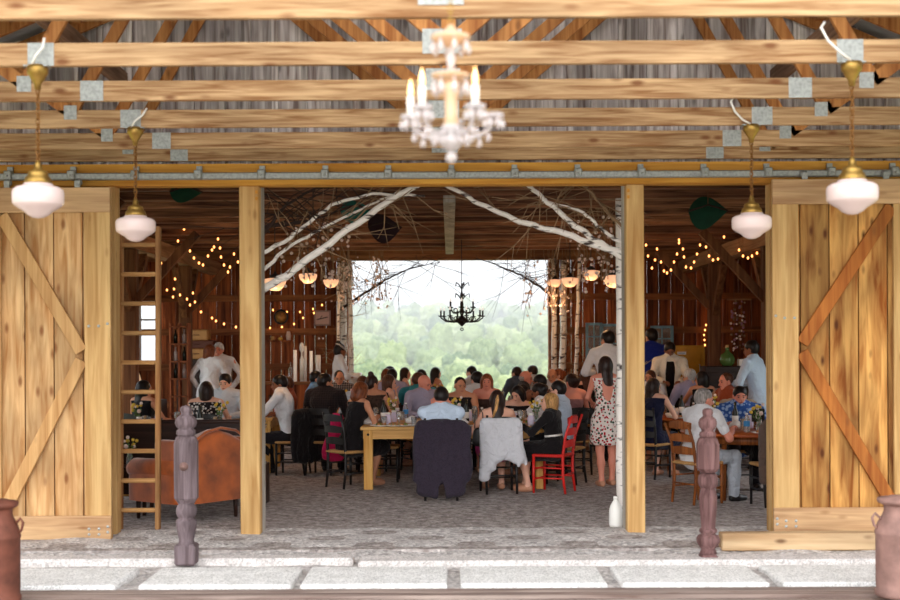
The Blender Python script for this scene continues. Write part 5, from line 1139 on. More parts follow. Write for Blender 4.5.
# left of the centre
P(324, 73, 372, sit, -15, 'person in a dark checked jacket seated back to the viewer, pink shawl beside', 'the man in the dark jacket', 'tan', ('short', 'black'), ('jacket', CHK), tr, lean=6, yaw=-45, wide=1.08)
P(290, 73, 373, sit, 84, 'person in a white dress shirt and black trousers seated left, facing left', 'the man in the white dress shirt', 'brown', ('short', 'black'), ('rolled', W_), tr, lean=14, yaw=20, pitch=-10, arms=('fwd', 'table'), wide=1.02)
P(341, 62, 366, sit, 170, 'dark-haired person in a plaid shirt facing the viewer beside the birch trunks', 'the man in the plaid shirt', 'tan', ('crop', 'black'), ('long', PLD), tr, yaw=14, pitch=-18, lean=10)
P(308, 64, 366, sit, -84, 'person in a blue shirt seated in profile facing right, left of the plaid shirt', 'the man in the blue shirt', 'tan', ('short', 'black'), ('long', LB), tr, lean=12, pitch=-14)
P(290, 66, 376, sit, 95, 'brown-haired person in a rust top half hidden behind the white dress shirt', 'the brown-haired person in rust', 'tan', ('short', 'brown'), ('long', cm('rust_top', srgb(150, 70, 40))), tr, lean=6)
P(337, 56.5, 344, st, -75, 'person with a top bun and headband in a white blouse standing by the birch trunks', 'the woman with the headband', 'brown', ('bun', 'black'), ('long', W_), ('skirt', BLK), lean=4, fem=True, arms=('low', 'low'), extras=('headband',), yaw=10, chair=False)
# second table, backs to the viewer
P(417, 68.5, 370, sit, -12, 'brown-haired person in a teal shirt seated back to the viewer', 'the man in the teal shirt', 'fair', ('short', 'brown'), ('long', TEAL), tr, lean=14, yaw=-50, pitch=-12, wide=1.1)
P(384, 69, 374, sit, -70, 'long-haired person holding a hand to the mouth, left of the teal shirt', 'the woman with a hand to her mouth', 'fair', ('long', 'brown'), ('tank', BRN), ('skirt', BLK), lean=8, arms=('table', 'chin'), fem=True, pitch=-12)
P(360, 69, 376, sit, -10, 'light brown head bowed just above the hunched woman in black', 'the bowed light brown head', 'fair', ('short', 'brown'), ('long', PB), tr, lean=16, pitch=-20)
P(573, 73.5, 368, sit, 12, 'person with pinned-up hair in a mauve dress, back to the viewer', 'the woman in mauve', 'ruddy', ('updo', 'dark'), ('strapless', MAU), ('skirt', MAU), lean=6, yaw=20, fem=True)
P(543, 68, 374, sit, 30, 'black-haired person raising a hand, right behind the woman in the white top', 'the black-haired person with a raised hand', 'brown', ('short', 'black'), ('tank', BLK), tr, lean=10, arms=('eat', 'table'), yaw=30)
P(478, 67.5, 366, sit, 10, 'dark-haired person in a white shirt seated back to the viewer behind the strapless dress', 'the man in white at the second table', 'fair', ('short', 'black'), ('long', W_), tr, lean=12, yaw=30, pitch=-8)
P(391, 60, 367, sit, -8, 'dark-haired person in a pale lilac shirt seated back to the viewer', 'the man in the lilac shirt', 'fair', ('short', 'black'), ('long', LAVJ), tr, lean=10, pitch=-14)
P(519, 63.5, 370, sit, -98, 'bald person with a short grey beard in a dark jacket, facing right', 'the grey-bearded man', 'ruddy', ('bald_fringe', 'grey'), ('jacket', BLKJ), tr, lean=10, extras=('beard',), pitch=-10)
# second table, facing the viewer
P(553, 60, 367, sit, 165, 'nearly bald person beside the dark-haired head right of the grey beard', 'the nearly bald man', 'tan', ('bald_fringe', 'dark'), ('long', GRY), tr, lean=10, pitch=-14)
P(561, 60, 366, sit, 100, 'person with reddish hair just right of the nearly bald head', 'the reddish-haired woman', 'fair', ('updo', 'auburn'), ('tank', BRN), ('skirt', BLK), lean=5, fem=True)
P(423, 59.5, 366, sit, 150, 'long dark-haired person right of the teal shirt, bare shoulders', 'the dark-haired woman by the teal shirt', 'tan', ('long', 'black'), ('strapless', BLK), ('skirt', BLK), fem=True, yaw=-30)
P(586, 61, 359, sit, 10, 'person with long brown hair back to the viewer above the mauve dress', 'the long brown-haired woman', 'fair', ('long', 'brown'), ('tank', BLK), ('skirt', BLK), fem=True, lean=4)
P(598, 57.5, 360, sit, 100, 'person in a pale green shirt facing left beside the floral dress', 'the man in pale green', 'ruddy', ('crop', 'grey'), ('long', GRN), tr, yaw=8)
# farthest table and before the opening
P(386, 52.5, 357, sit, -80, 'dark-haired person in a blue shirt against the hillside at the left', 'the far man in blue', 'tan', ('short', 'black'), ('long', LB), tr)
P(386, 57, 364, sit, 0, 'reddish-brown head back to the viewer below the far blue shirt', 'the reddish-brown head', 'fair', ('bob', 'auburn'), ('tank', BRN), ('skirt', BLK), fem=True)
P(401, 54, 361, sit, -75, 'person with dark wavy hair and hand raised, in profile facing right', 'the far woman with a raised hand', 'fair', ('long', 'dark'), ('tank', BLK), ('skirt', BLK), fem=True, arms=('table', 'chin'))
P(432, 54, 360, sit, -60, 'long black-haired person seated against the hillside left of the centre', 'the far long-haired woman', 'tan', ('long', 'black'), ('strapless', BRN), ('skirt', BLK), fem=True)
P(476, 52.5, 357, sit, 60, 'dark-haired person in a light grey shirt alone against the hillside', 'the far man in light grey', 'fair', ('short', 'black'), ('long', GRY), tr, lean=10, wide=1.1)
P(521, 54.5, 355, sit, 40, 'person in a grey-blue jacket facing left before the hillside', 'the far man in grey-blue', 'tan', ('short', 'dark'), ('jacket', GRB), tr, lean=12, yaw=10)
P(536, 52.5, 353, sit, 62, 'dark-haired person in a whitish shirt at the right edge of the hillside', 'the far man in whitish', 'fair', ('short', 'dark'), ('long', GRY), tr, yaw=12)
# standing
P(606, 80.5, 357, st, 12, 'person in a red and white floral dress standing with long dark hair, back turned', 'the woman in the floral dress', 'ruddy', ('long', 'dark'), ('openback', FLO), ('skirt', FLO), lean=3, fem=True, arms=('low', 'low'), yaw=10, chair=False)
P(609, 66, 331, st, 8, 'tall dark-haired person in a white shirt standing by the blue window sash', 'the tall man in white', 'tan', ('short', 'black'), ('long', W_), tr, arms=('low', 'low'), yaw=30, chair=False)
P(652, 60, 329, st, 0, 'person in a royal blue shirt standing back to the viewer in the right bay', 'the man in royal blue', 'tan', ('short', 'black'), ('long', ROY), tr, yaw=30, wide=1.1, arms=('low', 'low'), chair=False)
P(669, 62.5, 343, st, 176, 'black-haired person in a cream jacket standing head bowed in the right bay', 'the person in the cream jacket', 'brown', ('short', 'black'), ('openjacket', CRM), ('skirt', BLK), lean=10, pitch=-32, arms=('low', 'low'), chair=False)
P(760, 72, 341, st, 55, 'person in a white shirt and black trousers standing at the right door edge', 'the man standing by the right door', 'brown', ('short', 'black'), ('long', PB), tr, lean=10, arms=('low', 'low'), wide=1.05, chair=False)
P(209, 58, 345, st, -20, 'auburn-haired person in a white shirt standing back to the viewer in the left bay', 'the woman in white by the red tie', 'fair', ('bob', 'auburn'), ('long', W_), ('trousers', TRB), lean=4, fem=True, yaw=-40, arms=('hip', 'low'), wide=1.15, chair=False)
P(221, 57, 343, st, 168, 'white-haired person in a white shirt and red tie, hand on hip', 'the man with the red tie', 'ruddy', ('short', 'white'), ('long', W_), tr, arms=('hip', 'side'), extras=('tie',), yaw=10, chair=False, wide=1.1)
# left bay seated
P(206, 79, 381, sit, 4, 'dark-haired person in a black and white patterned top, back to the viewer', 'the woman in the patterned top', 'fair', ('bob', 'dark'), ('tank', PAT), ('skirt', BLK), lean=4, fem=True, wide=1.15)
P(227, 72, 373, sit, 172, 'short dark-haired person in a light shirt facing the viewer in the left bay', 'the man facing us in the left bay', 'fair', ('short', 'black'), ('long', GRY), tr, pitch=-12)
P(140, 78, 380, sit, -30, 'dark-haired bare-armed person seated behind the ladder rungs', 'the woman behind the ladder', 'tan', ('long', 'black'), ('tank', BLK), ('skirt', BLK), lean=8, yaw=-30, fem=True)
# right bay seated
P(697, 90.5, 388, sit, -60, 'grey-haired person in a white shirt and grey trousers on the brown wooden chair', 'the grey-haired man in white', 'ruddy', ('short', 'grey'), ('short', W_), ('trousers', TRG), lean=12, yaw=-10, pitch=-10, wide=1.1, arms=('low', 'table'))
P(739, 81.5, 385, sit, 178, 'black-haired person in a blue patterned shirt facing the viewer behind the number card', 'the man in the blue patterned shirt', 'ruddy', ('crop', 'black'), ('short', HAW), tr, pitch=-12, wide=1.1, lean=6)
P(651, 76, 378, sit, -38, 'long dark-haired person in a sleeveless navy dress beside the right pine post', 'the woman in navy', 'fair', ('long', 'dark'), ('tank', NAVY), ('skirt', NAVY), lean=8, fem=True, wide=1.12, yaw=-20)
P(692, 64.5, 362, sit, 20, 'white-haired person in a lilac shirt seated back to the viewer in the right bay', 'the white-haired man in lilac', 'fair', ('short', 'white'), ('long', LAVJ), tr, lean=8, yaw=30)
P(703, 67.5, 371, sit, 12, 'black-haired person reaching left over the rear round table', 'the black-haired woman reaching left', 'tan', ('bob', 'black'), ('tank', BLK), ('skirt', BLK), lean=6, fem=True, arms=('fwd', 'table'), yaw=40)
P(731, 72, 372, sit, 110, 'short-haired ruddy person with a beige jacket on the chair, facing left', 'the ruddy man with the beige chair jacket', 'ruddy', ('crop', 'brown'), ('long', cm('rust_top', srgb(150, 70, 40))), tr)
P(652, 64, 363, sit, 150, 'person with brown hair smiling beyond the woman in navy', 'the smiling person beyond navy', 'tan', ('updo', 'brown'), ('short', W_), ('skirt', BLK), fem=True)

# chairs for the seated
red_i = 'the blond woman in black'; wood_i = 'the grey-haired man in white'
nch = 0
for (x, y, rz, who, S, fem) in PEOPLE:
    if S != 'sit': continue
    ox, oy = 0, -.0
    kind = 'red' if who == red_i else ('wood' if who == wood_i else 'black')
    lab = {'red': 'bright red ladderback chair under the blond woman in black', 'wood': 'brown wooden chair with curved back under the grey-haired man'}.get(kind, 'black ladderback chair with rush seat under ' + who)
    chair_at(kind, x + math.sin(rz) * .03, y - math.cos(rz) * .03, rz, lab, 'chairs of the seated guests' if kind == 'black' else None) if kind == 'black' else chair_at(kind, x, y, rz, lab, None)
for o in CH.values():
    if o.get('group') is None and 'group' in o: del o['group']
x = ats(386, 400, 76).x; chair_at('black', -.86, 16.3 - .1, math.radians(-90), 'empty black chair with rush seat standing under the left end of the nearest table', 'chairs of the seated guests')

# ---- garments hung on chairs
def drape(name, label, cat, loc, rz, prims, mat, lo, hi, wr_=.012, seed=3, st_=.018, group=None):
    t = thing(name, label, cat, loc, rz, group); sdf_part('fabric', prims, mat, t, lo, hi, st_, wr_, seed); return t
XR = V3(1, 0, 0)
def slab(xs_, y, z1, z0s, r=.085, ratio=.75, k=.045):
    return [('t', V3(x, y, z1 - r * .8), V3(x * 1.12, y - .012 * (i % 2), z0), r, r * 1.08, ratio, XR, k) for i, (x, z0) in enumerate(zip(xs_, z0s))]
def jacket_prims(w_=.25, z1=.93, z0=.06, y=-.315):
    P_ = slab([-w_ * .68, -w_ * .24, w_ * .24, w_ * .68], y, z1, [z0 + .12, z0 + .10, z0 + .10, z0 + .12], w_ * .32)
    P_.append(('c', V3(-w_ * .85, y, z1 - .065), V3(w_ * .85, y, z1 - .065), .055, .055, .03)); P_.append(('c', V3(-.09, y + .0, z1 - .02), V3(.09, y + .0, z1 - .02), .032, .032, .02))
    for sg in (-1, 1): P_.append(('c', V3(sg * w_ * .98, y + .0, z1 - .10), V3(sg * w_ * 1.10, y - .02, z1 - .40), .055, .05, .015)); P_.append(('c', V3(sg * w_ * 1.10, y - .02, z1 - .40), V3(sg * w_ * 1.06, y - .01, z1 - .66), .05, .047, .015))
    P_.append(('se', V3(0, y - .02, z0 + .02), (.035, .12, .20), None)); P_.append(('se', V3(0, y - .10, z0 + .30), (.016, .055, .34), None)); P_.append(('cut', V3(0, 0, z0 + .03), V3(0, 0, -1)))
    for sg in (-1, 1): P_.append(('se', V3(sg * w_ * .47, y - .11, z1 - .52), (.018, .055, .32), None))
    return P_
CHAR = cm('tweed_jacket', srgb(52, 44, 56), 'spots', srgb(44, 37, 48), 60)
bx = ats(441, 400, 87.5)
drape('suit_jacket', 'charcoal suit jacket draped over the chair of the man in pale blue', 'jacket', (bx.x + .005, F / 87.5 + .03, 0), 0, jacket_prims(.265, .915, .0), CHAR, (-.5, -.5, -.02), (.5, .1, 1.1), .012)
bx = ats(498, 400, 84); SHW = cm('grey_shawl', srgb(206, 206, 212))
drape('shawl', 'light grey knitted shawl hanging over the chair of the woman with pink straps', 'shawl', (bx.x + .0, F / 84 + .02, 0), math.radians(4), slab([-.175, -.105, -.035, .035, .105, .17], -.31, .885, [.20, .32, .42, .46, .44, .40], .056) + [('c', V3(-.175, -.30, .86), V3(.18, -.30, .86), .045, .045, .03), ('c', V3(.20, -.31, .82), V3(.27, -.31, .36), .045, .022, .02), ('c', V3(.18, -.34, .78), V3(.20, -.34, .34), .028, .02, .01), ('c', V3(-.20, -.30, .78), V3(-.22, -.31, .38), .035, .02, .02)], SHW, (-.5, -.5, .1), (.5, .0, 1.05), .010, 5)
t = thing('handbag', 'small black handbag hanging beside the light grey shawl', 'bag', at(479, 437, 14.72)); sdf_part('bag', [('t', V3(0, 0, -.05), V3(0, 0, .06), .085, .07, .4, XR, .03)], M_black, t, (-.15, -.1, -.2), (.15, .1, .2), .015)
b = MB(); b.tube([(-.05, 0, .1), (-.045, 0, .28), (0, 0, .36), (.045, 0, .28), (.05, 0, .1)], .006, 6); b.build('strap', M_black, t)
bx = ats(287, 400, 73); a_ = math.radians(42)
drape('suit_jacket', 'black jacket hanging on the chair of the man in the white dress shirt', 'jacket', (bx.x + .06, F / 73 - .02, 0), math.radians(50), jacket_prims(.22, .90, .12), BLK, (-.5, -.5, 0), (.5, .1, 1.1), .012, 8)
drape('pink_shawl', 'crimson pink shawl hanging on the chair between the two dark backs', 'shawl', (ats(336, 430, 78).x, F / 78, 0), math.radians(-20), [('t', V3(0, 0, .82), V3(-.02, 0, .36), .10, .14, .35, XR, .03), ('c', V3(-.07, 0, .80), V3(-.14, .0, .32), .04, .035, .03)], cm('crimson', srgb(196, 30, 84)), (-.3, -.2, .2), (.3, .2, 1.05), .014, 9)
chair_at('black', 3.50, 13.52, math.radians(8), 'black chair holding a brown jacket at the right door edge', 'chairs of the seated guests')
drape('suit_jacket', 'brown jacket with white lining hanging at the right door edge', 'jacket', (3.50, 13.50, 0), math.radians(8), jacket_prims(.23, .97, .22), cm('brown_jacket', srgb(96, 78, 70)), (-.5, -.5, .1), (.5, .1, 1.1), .012, 12)
bx = ats(733, 400, 72); drape('suit_jacket', 'beige jacket hung on the chair behind the blue patterned shirt', 'jacket', (bx.x, F / 74.5, 0), math.radians(180), jacket_prims(.27, 1.0, .3), cm('beige_jacket', srgb(168, 148, 130)), (-.5, -.5, .1), (.5, .1, 1.2), .012, 13)

# ---- tableware
r = random.Random(11)
H = .766
def near_who(x, y):
    b_ = min(PEOPLE, key=lambda p: (p[0] - x) ** 2 + (p[1] - y) ** 2 + (0 if p[4] == 'sit' else 9)); return b_[3]
# exact ones on the nearest table
def top_at(px, py, h=H): # point on table plane seen at pixel
    y = (py - 347) + ROLL * (px - 450); Y = (EYE - h) * F / y; return at(px, py, Y)
for kd, px, py, ph in (('napkin', 368, 424, 'leftmost on the nearest farm table'), ('napkin', 378, 422, 'second from the left end of the nearest farm table'), ('jar', 388, 424.5, 'nearest the left end of the farm table'), ('jar', 394, 422, 'beside the leftmost jar on the farm table'),
                   ('plate', 380, 427, 'at the left front edge of the nearest farm table'), ('napkin', 386, 420, 'beside the bottle group at the left of the table'), ('plate', 393, 427, 'under the lilac jars at the left front edge'), ('glass', 384, 425, 'left of the lilac jars at the front edge'), ('goblet', 399, 425.5, 'right of the lilac jars at the front edge'), ('napkin', 463, 426, 'right of the pale blue shirt at the front edge'), ('glass', 509, 425.5, 'right of the light grey shawl'), ('jar', 531, 426, 'before the blond woman'), ('goblet', 536, 421, 'between the salad plates and the blond woman'), ('plate', 541, 427.5, 'at the right front corner of the farm table'), ('glass', 414, 426, 'at the left elbow of the pale blue shirt'), ('beer', 524, 421.5, 'among the salad plates on the right'), ('plate', 403, 427, 'left of the man in the pale blue shirt'), ('bottle', 406, 418.5, 'on the nearest table left of the pale blue shirt'), ('jar', 397, 419, 'beyond the two jars near the left end'), ('glass', 402, 420, 'beside the water bottle left of the pale blue shirt'),
                   ('napkin', 411, 423, 'against the left arm of the pale blue shirt'), ('jar', 469, 421, 'right of the pale blue shirt'), ('bottle', 482, 424.5, 'left of the woman with pink straps'), ('glass', 475, 423, 'between the pale blue shirt and the pink straps'), ('vase', 459, 420.5, 'behind the right shoulder of the pale blue shirt'),
                   ('plate', 471, 427, 'at the front edge between pale blue shirt and pink straps'), ('jar', 511, 420, 'right of the streaked hair'), ('jar', 516, 423, 'second right of the streaked hair'), ('plate', 527, 424, 'before the blond woman, with salad'), ('plate', 533, 419.5, 'before the woman in the white top'), ('napkin', 540, 423, 'in front of the blond woman at the table edge'), ('candle', 522, 419.5, 'beside the salad plates on the nearest table'), ('goblet', 520, 424.5, 'beside the salad plates at the right end'), ('beer', 489, 420, 'behind the water bottle by the pink straps')):
    p = top_at(px, py); put(kd, p.x, min(16.85, max(15.22, p.y)), H, ph, r.uniform(0, 6))
kinds = ['glass', 'plate', 'bottle', 'jar', 'goblet', 'wine', 'beer', 'napkin', 'candle', 'vase']
for T in TABLES[0:]:
    placed = []
    n = {'r': 19, 'c': 24}[T[0]] if T is not TABLES[0] else 16
    if 'farthest' in T[-1] or 'left rear' in T[-1]: n = 14
    tries = 0; seen_l = set()
    while len(placed) < n and tries < 900:
        tries += 1
        if T[0] == 'r': x = r.uniform(T[1], T[2]); y = r.uniform(T[3] + (.45 if T is TABLES[0] else 0), T[4])
        else: a = r.uniform(0, 6.28); q = T[3] * math.sqrt(r.random()); x = T[1] + q * math.cos(a); y = T[2] + q * math.sin(a)
        if any((x - a_) ** 2 + (y - b_) ** 2 < .026 for a_, b_ in placed): continue
        who = near_who(x, y); kd = next((k2 for k2 in r.sample(kinds, len(kinds)) if (k2, who) not in seen_l), None)
        if kd is None: continue
        seen_l.add((kd, who)); placed.append((x, y)); put(kd, x, y, H if T[0] == 'r' else .762, 'near ' + who, r.uniform(0, 6))
p = ats(129, 462, 95); put('vase', -3.36, 13.1, .4975, 'standing low behind the ladder rungs')
# number card
o = at(757, 417, 14.55); t = thing('table_number', 'black table number card with a white 6 on the orange round table', 'sign', (o.x, 14.5, .762)); b = MB(); b.box((0, 0, .16), (.15, .012, .15), bev=.003); b.box((0, .0, .045), (.02, .02, .09)); b.box((0, 0, .004), (.08, .06, .008)); b.build('card', M_black, t)
cu = bpy.data.curves.new('numeral', 'FONT'); cu.body = '6'; cu.size = .15; cu.extrude = .001; cu.align_x = 'CENTER'; cu.align_y = 'CENTER'; no = bpy.data.objects.new('numeral', cu); C.objects.link(no); no.parent = t; no.location = (0.0, -.008, .162); no.rotation_euler = (PI / 2, 0, 0); cu.materials.append(M_white)
bpy.context.view_layer.update(); me = bpy.data.meshes.new_from_object(no.evaluated_get(bpy.context.evaluated_depsgraph_get())); mo = bpy.data.objects.new('numeral', me); C.objects.link(mo); mo.parent = t; mo.location = no.location; mo.rotation_euler = no.rotation_euler; bpy.data.objects.remove(no)

# ================================================================ BACKGROUND FURNISHINGS
# bar counter at the left back with candles
t = thing('bar_counter', 'plank bar counter before the brown back wall at the left', 'counter', (-2.75, 22.4, 0)); b = MB(); b.box((0, 0, 1.10), (1.25, .5, .05), bev=.006); b.build('worktop', M_tie, t); b = MB(); b.box((0, .0, .54), (1.15, .42, 1.08)); b.build('front_panel', M_barn, t)
def tall(name, label, cat, px, ybot, ytop, s, w_, m, prof=None, z0=None):
    a = ats(px, ybot, s); c_ = ats(px, ytop, s); z0 = a.z if z0 is None else z0; h = c_.z - z0; t = thing(name, label, cat, (a.x, a.y, z0)); r_ = w_ / s / 2
    b = MB(); prof = prof or [(0, 0), (1, 0), (1, 1), (0, 1)]; b.lathe([(q * r_, z * h) for q, z in prof], 14); b.build('body', m, t); return t
for px, yt, w_, lab in ((295, 350, 3.5, 'tall white pillar candle leftmost on the bar'), (305, 346, 3, 'tall clear tube vase left of the round-topped one'), (311, 351, 3, 'white tapered candle right of the tube vase'), (318, 355, 5, 'short beige box-like lantern at the right of the bar')):
    q = tall('pillar_candle' if 'candle' in lab else ('tube_vase' if 'vase' in lab else 'lantern'), lab, 'candle' if 'candle' in lab else 'vase' if 'vase' in lab else 'lantern', px, 372, yt, 56, w_, M_candle if 'candle' in lab else M_white, z0=1.125); q.location.y = 22.35
q = tall('globe_bottle', 'white bottle with a round globe stopper on the bar', 'bottle', 301, 372, 342, 56, 5, M_china, [(0, 0), (.8, 0), (.8, .55), (.3, .65), (.25, .72), (.9, .8), (1, .88), (.7, .96), (0, 1)], z0=1.125); q.location.y = 22.45
q = tall('glass_bottle', 'clear glass bottle at the left end of the bar', 'bottle', 290, 372, 362, 56, 4, M_glass, [(0, 0), (1, 0), (1, .6), (.3, .8), (.3, 1), (0, 1)], z0=1.125); q.location.y = 22.4
t = thing('ice_bucket', 'pale metal ice bucket beside the woman with the headband', 'bucket', (ats(355, 372, 54).x, F / 54, 0)); b = MB(); b.lathe([(.10, 1.04), (.13, 1.26), (.12, 1.26), (.09, 1.05)], 18); b.build('bucket', M_china, t); b = MB(); b.lathe([(0, 0), (.14, 0), (.03, .04), (.03, 1.0), (.13, 1.02), (.13, 1.045), (0, 1.045)], 14); b.build('stand', M_dark, t)
# clock and framed picture on the back wall
o = at(281, 317, 24.8); t = thing('wall_clock', 'round brass-faced clock hanging on the brown back wall', 'clock', (o.x, 24.84, o.z)); Rx = Matrix.Rotation(PI / 2, 3, 'X')
b = MB(); b.lathe([(0, -.02), (.14, -.02), (.15, .03), (.12, .05), (.115, .035), (0, .035)], 24, R=Rx); b.build('case', M_black, t); b = MB(); b.lathe([(0, .036), (.115, .036)][::-1], 24, R=Rx); b.lathe([(0, .036), (.115, .036), (0, .037)], 24, R=Rx); b.build('dial', plain('brass_dial', srgb(190, 130, 66), .5), t); b = MB(); b.beam((0, -.045, 0), (.05, -.045, .06), .008, .004); b.beam((0, -.045, 0), (-.02, -.045, .09), .006, .004); b.build('hands', M_black, t)
o = at(322, 318, 24.8); t = thing('framed_picture', 'grey framed picture of dark branches on the brown back wall', 'picture', (o.x, 24.86, o.z)); b = MB()
for x, z, dx_, dz_ in ((-.15, 0, .03, .30), (.15, 0, .03, .30), (0, -.135, .30, .03), (0, .135, .30, .03)): b.box((x, 0, z), (dx_, .03, dz_))
b.build('frame', plain('grey_frame', srgb(150, 120, 112), .6), t); b = MB(); b.box((0, .005, 0), (.28, .01, .25)); b.build('picture', plain('greyed_print', srgb(200, 160, 150), .6, noise=.0), t); b = MB(); b.beam((-.11, -.004, -.03), (.11, -.004, .02), .02, .004, up=(0, 1, 0)); b.beam((-.05, -.004, -.02), (.0, -.004, .05), .012, .004, up=(0, 1, 0)); b.build('painted_branch', M_drk, t)
o = at(321, 345, 24.8); t = thing('wall_box', 'small wooden wall box with two white knobs under the framed picture', 'box', (o.x, 24.84, o.z)); b = MB(); b.box((0, 0, 0), (.19, .08, .36), bev=.01); b.build('box', M_girt, t)
for x in (-.04, .04): b = MB(); b.ball((x, -.05, .13), .02, 8, 6); b.build('knob', M_china, t)
# shelf with small objects on the back wall left
t = thing('wall_shelf', 'dark wall shelf below the round clock', 'shelf', (ats(280, 341, 50.5).x, 24.84, at(280, 341, 24.8).z)); b = MB(); b.box((0, 0, 0), (.5, .16, .03)); b.build('board', M_barn, t)
for k, (c_, h, lab) in enumerate(((srgb(200, 150, 90), .08, 'tan pot on the wall shelf, leftmost'), (srgb(210, 160, 60), .06, 'yellow dish in the middle of the wall shelf'), (srgb(220, 190, 176), .18, 'pale pink jug at the right of the wall shelf'))):
    b = MB(); b.lathe([(0, 0), (.04, 0), (.05, h * .5), (.03, h), (0, h)], 12); o2 = b.build('pot', plain('pot_glaze', c_, .4), None, (ats(272 + k * 8, 341, 50.5).x, 24.84, at(280, 341, 24.8).z + .0155)); tag(o2, lab, 'pot', 'pots on the wall shelf')
# wine rack, suitcases, cabinet in the left bay
t = thing('bottle_rack', 'tall reddish wooden bottle rack in the left bay', 'rack', (ats(180, 350, 58).x, F / 58, 0)); M_rk = wood('rack_wood', srgb(120, 60, 34), srgb(176, 104, 66), 'z', knots=0)
for x in (-.15, 0, .15): b = MB(); b.box((x, 0, 1.08), (.03, .2, 2.16)); b.build('upright', M_rk, t)
for z in (.3, .6, .9, 1.2, 1.5, 1.8, 2.1): b = MB(); b.box((0, 0, z), (.32, .2, .025)); b.build('shelf', M_rk, t)
for k, z in enumerate((1.2, 1.5, 1.8)):
    for x in (-.075, .075):
        b = MB(); b.lathe([(0, 0), (.035, 0), (.035, .14), (.014, .18), (.014, .24), (0, .24)], 12); o2 = b.build('rack_bottle', M_crystal if (k + (x > 0)) % 2 else M_wine, None, (t.location.x + x, t.location.y, z + .0135)); tag(o2, '%s bottle in the %s slot of the bottle rack, %s column' % ('pale' if (k + (x > 0)) % 2 else 'dark', ('lower', 'middle', 'upper')[k], 'right' if x > 0 else 'left'), 'bottle', 'bottles in the rack')
M_suit = plain('tan_suitcase', srgb(190, 140, 84), .6, noise=.2); M_suitd = plain('brown_suitcase', srgb(92, 46, 30), .6)
t = thing('display_cabinet', 'dark tall cupboard in the left bay carrying old suitcases', 'cupboard', (-4.82, 24.3, 0)); b = MB(); b.box((0, 0, .76), (.9, .45, 1.52), bev=.01); b.build('carcass', M_dw, t)
for x in (-.22, .22): b = MB(); b.box((x, -.235, .76), (.41, .025, 1.4), bev=.005); d_ = b.build('door', M_dw, t); b = MB(); b.ball((x * .15, -.26, .8), .018, 8, 5); b.build('knob', M_brass, d_)
for k, (m_, lab, w_, h) in enumerate(((M_suit, 'tan suitcase lying lowest on the dark cupboard', .62, .20), (M_suitd, 'brown suitcase in the middle of the stack on the cupboard', .66, .16), (M_suit, 'small tan case with a dark panel topmost on the cupboard', .44, .20))):
    t = thing('suitcase', lab, 'suitcase', (-4.88, 24.2, 1.521 + (0, .201, .362)[k]), 0, 'suitcases on the cupboard'); b = MB(); b.box((0, 0, h / 2), (w_, .36, h), bev=.02); b.build('case', m_, t); b = MB(); b.tube([(-.06, -.18, h / 2), (-.05, -.21, h / 2), (.05, -.21, h / 2), (.06, -.18, h / 2)], .008, 6); b.build('handle', M_suitd, t)
t = thing('red_chest', 'low dark red painted chest at the right of the left bay', 'chest', (ats(238, 390, 57).x, F / 57 + .2, 0)); b = MB(); b.box((0, 0, .45), (.7, .45, .9), bev=.01); b.build('body', plain('oxblood_paint', srgb(120, 28, 24), .5), t); b = MB(); b.box((0, 0, .915), (.74, .48, .03)); b.build('top', M_china, t)
# curtain-like white cloth and lamp behind the ladder
t = thing('table_lamp', 'table lamp with a cream shade seen through the ladder', 'lamp', (-5.15, 20.2, 0)); b = MB(); b.lathe([(.17, 1.16), (.11, 1.38), (.105, 1.38), (.165, 1.16)], 24); b.build('lamp_shade', plain('cream_shade', srgb(240, 214, 176), .7, em=(1, .7, .4), es=.25), t); b = MB(); b.lathe([(0, .9), (.08, .9), (.06, .93), (.03, .98), (.05, 1.06), (.02, 1.14), (.015, 1.2), (0, 1.2)], 16); b.build('base', M_brass, t)
t = thing('dresser', 'dark dresser carrying the cream-shaded lamp at far left', 'dresser', (-5.15, 20.3, 0)); b = MB(); b.box((0, 0, .45), (1.0, .45, .898), bev=.01); b.build('carcass', M_dw, t)
for z in (.25, .5, .75): b = MB(); b.box((0, -.235, z), (.9, .02, .22), bev=.004); d_ = b.build('drawer', M_dw, t); b = MB(); b.ball((0, -.26, z), .018, 8, 5); b.build('knob', M_brass, d_)
# right bay: blue sashes, yellow cabinet, sideboard, demijohn
M_bluep = plain('pale_blue_paint', srgb(122, 160, 178), .6, noise=.2)
def sash(px0, px1, py0, py1, Y, nx_, nz_, label, glass=True):
    a = at(px0, py1, Y); c_ = at(px1, py0, Y); W, H_ = c_.x - a.x, c_.z - a.z; t = thing('window_sash', label, 'window sash', ((a.x + c_.x) / 2, Y, a.z), 0, 'old blue window sashes'); b = MB(); w_ = .05
    for x in (-W / 2, W / 2): b.box((x, 0, H_ / 2), (w_, .04, H_ + w_))
    for z in (0, H_): b.box((0, 0, z), (W, .04, w_))
    for i in range(1, nx_): b.box((-W / 2 + W * i / nx_, 0, H_ / 2), (.025, .03, H_))
    for i in range(1, nz_): b.box((0, 0, H_ * i / nz_), (W, .03, .025))
    b.build('frame', M_bluep, t); b = MB(); b.box((0, 0, H_ / 2), (W, .006, H_)); b.build('glass', M_glass, t)
sash(587, 601, 324, 362, 24.6, 2, 3, 'pale blue window sash left of the tall man in white'); sash(602, 636, 325, 362, 24.55, 2, 2, 'pale blue window sash behind the right pine post'); sash(652, 672, 327, 362, 24.6, 2, 3, 'pale blue narrow sash right of the royal blue shirt')
b = MB(); o = at(630, 363, 24.5); b.box((o.x + .25, 24.62, o.z - .03), (2.5, .34, .05)); b.box((o.x + .25, 24.7, (o.z - .06) / 2), (2.1, .1, o.z - .06)); tag(b.build('ledge', M_girt), 'wooden ledge carrying the pale blue window sashes', 'shelf')
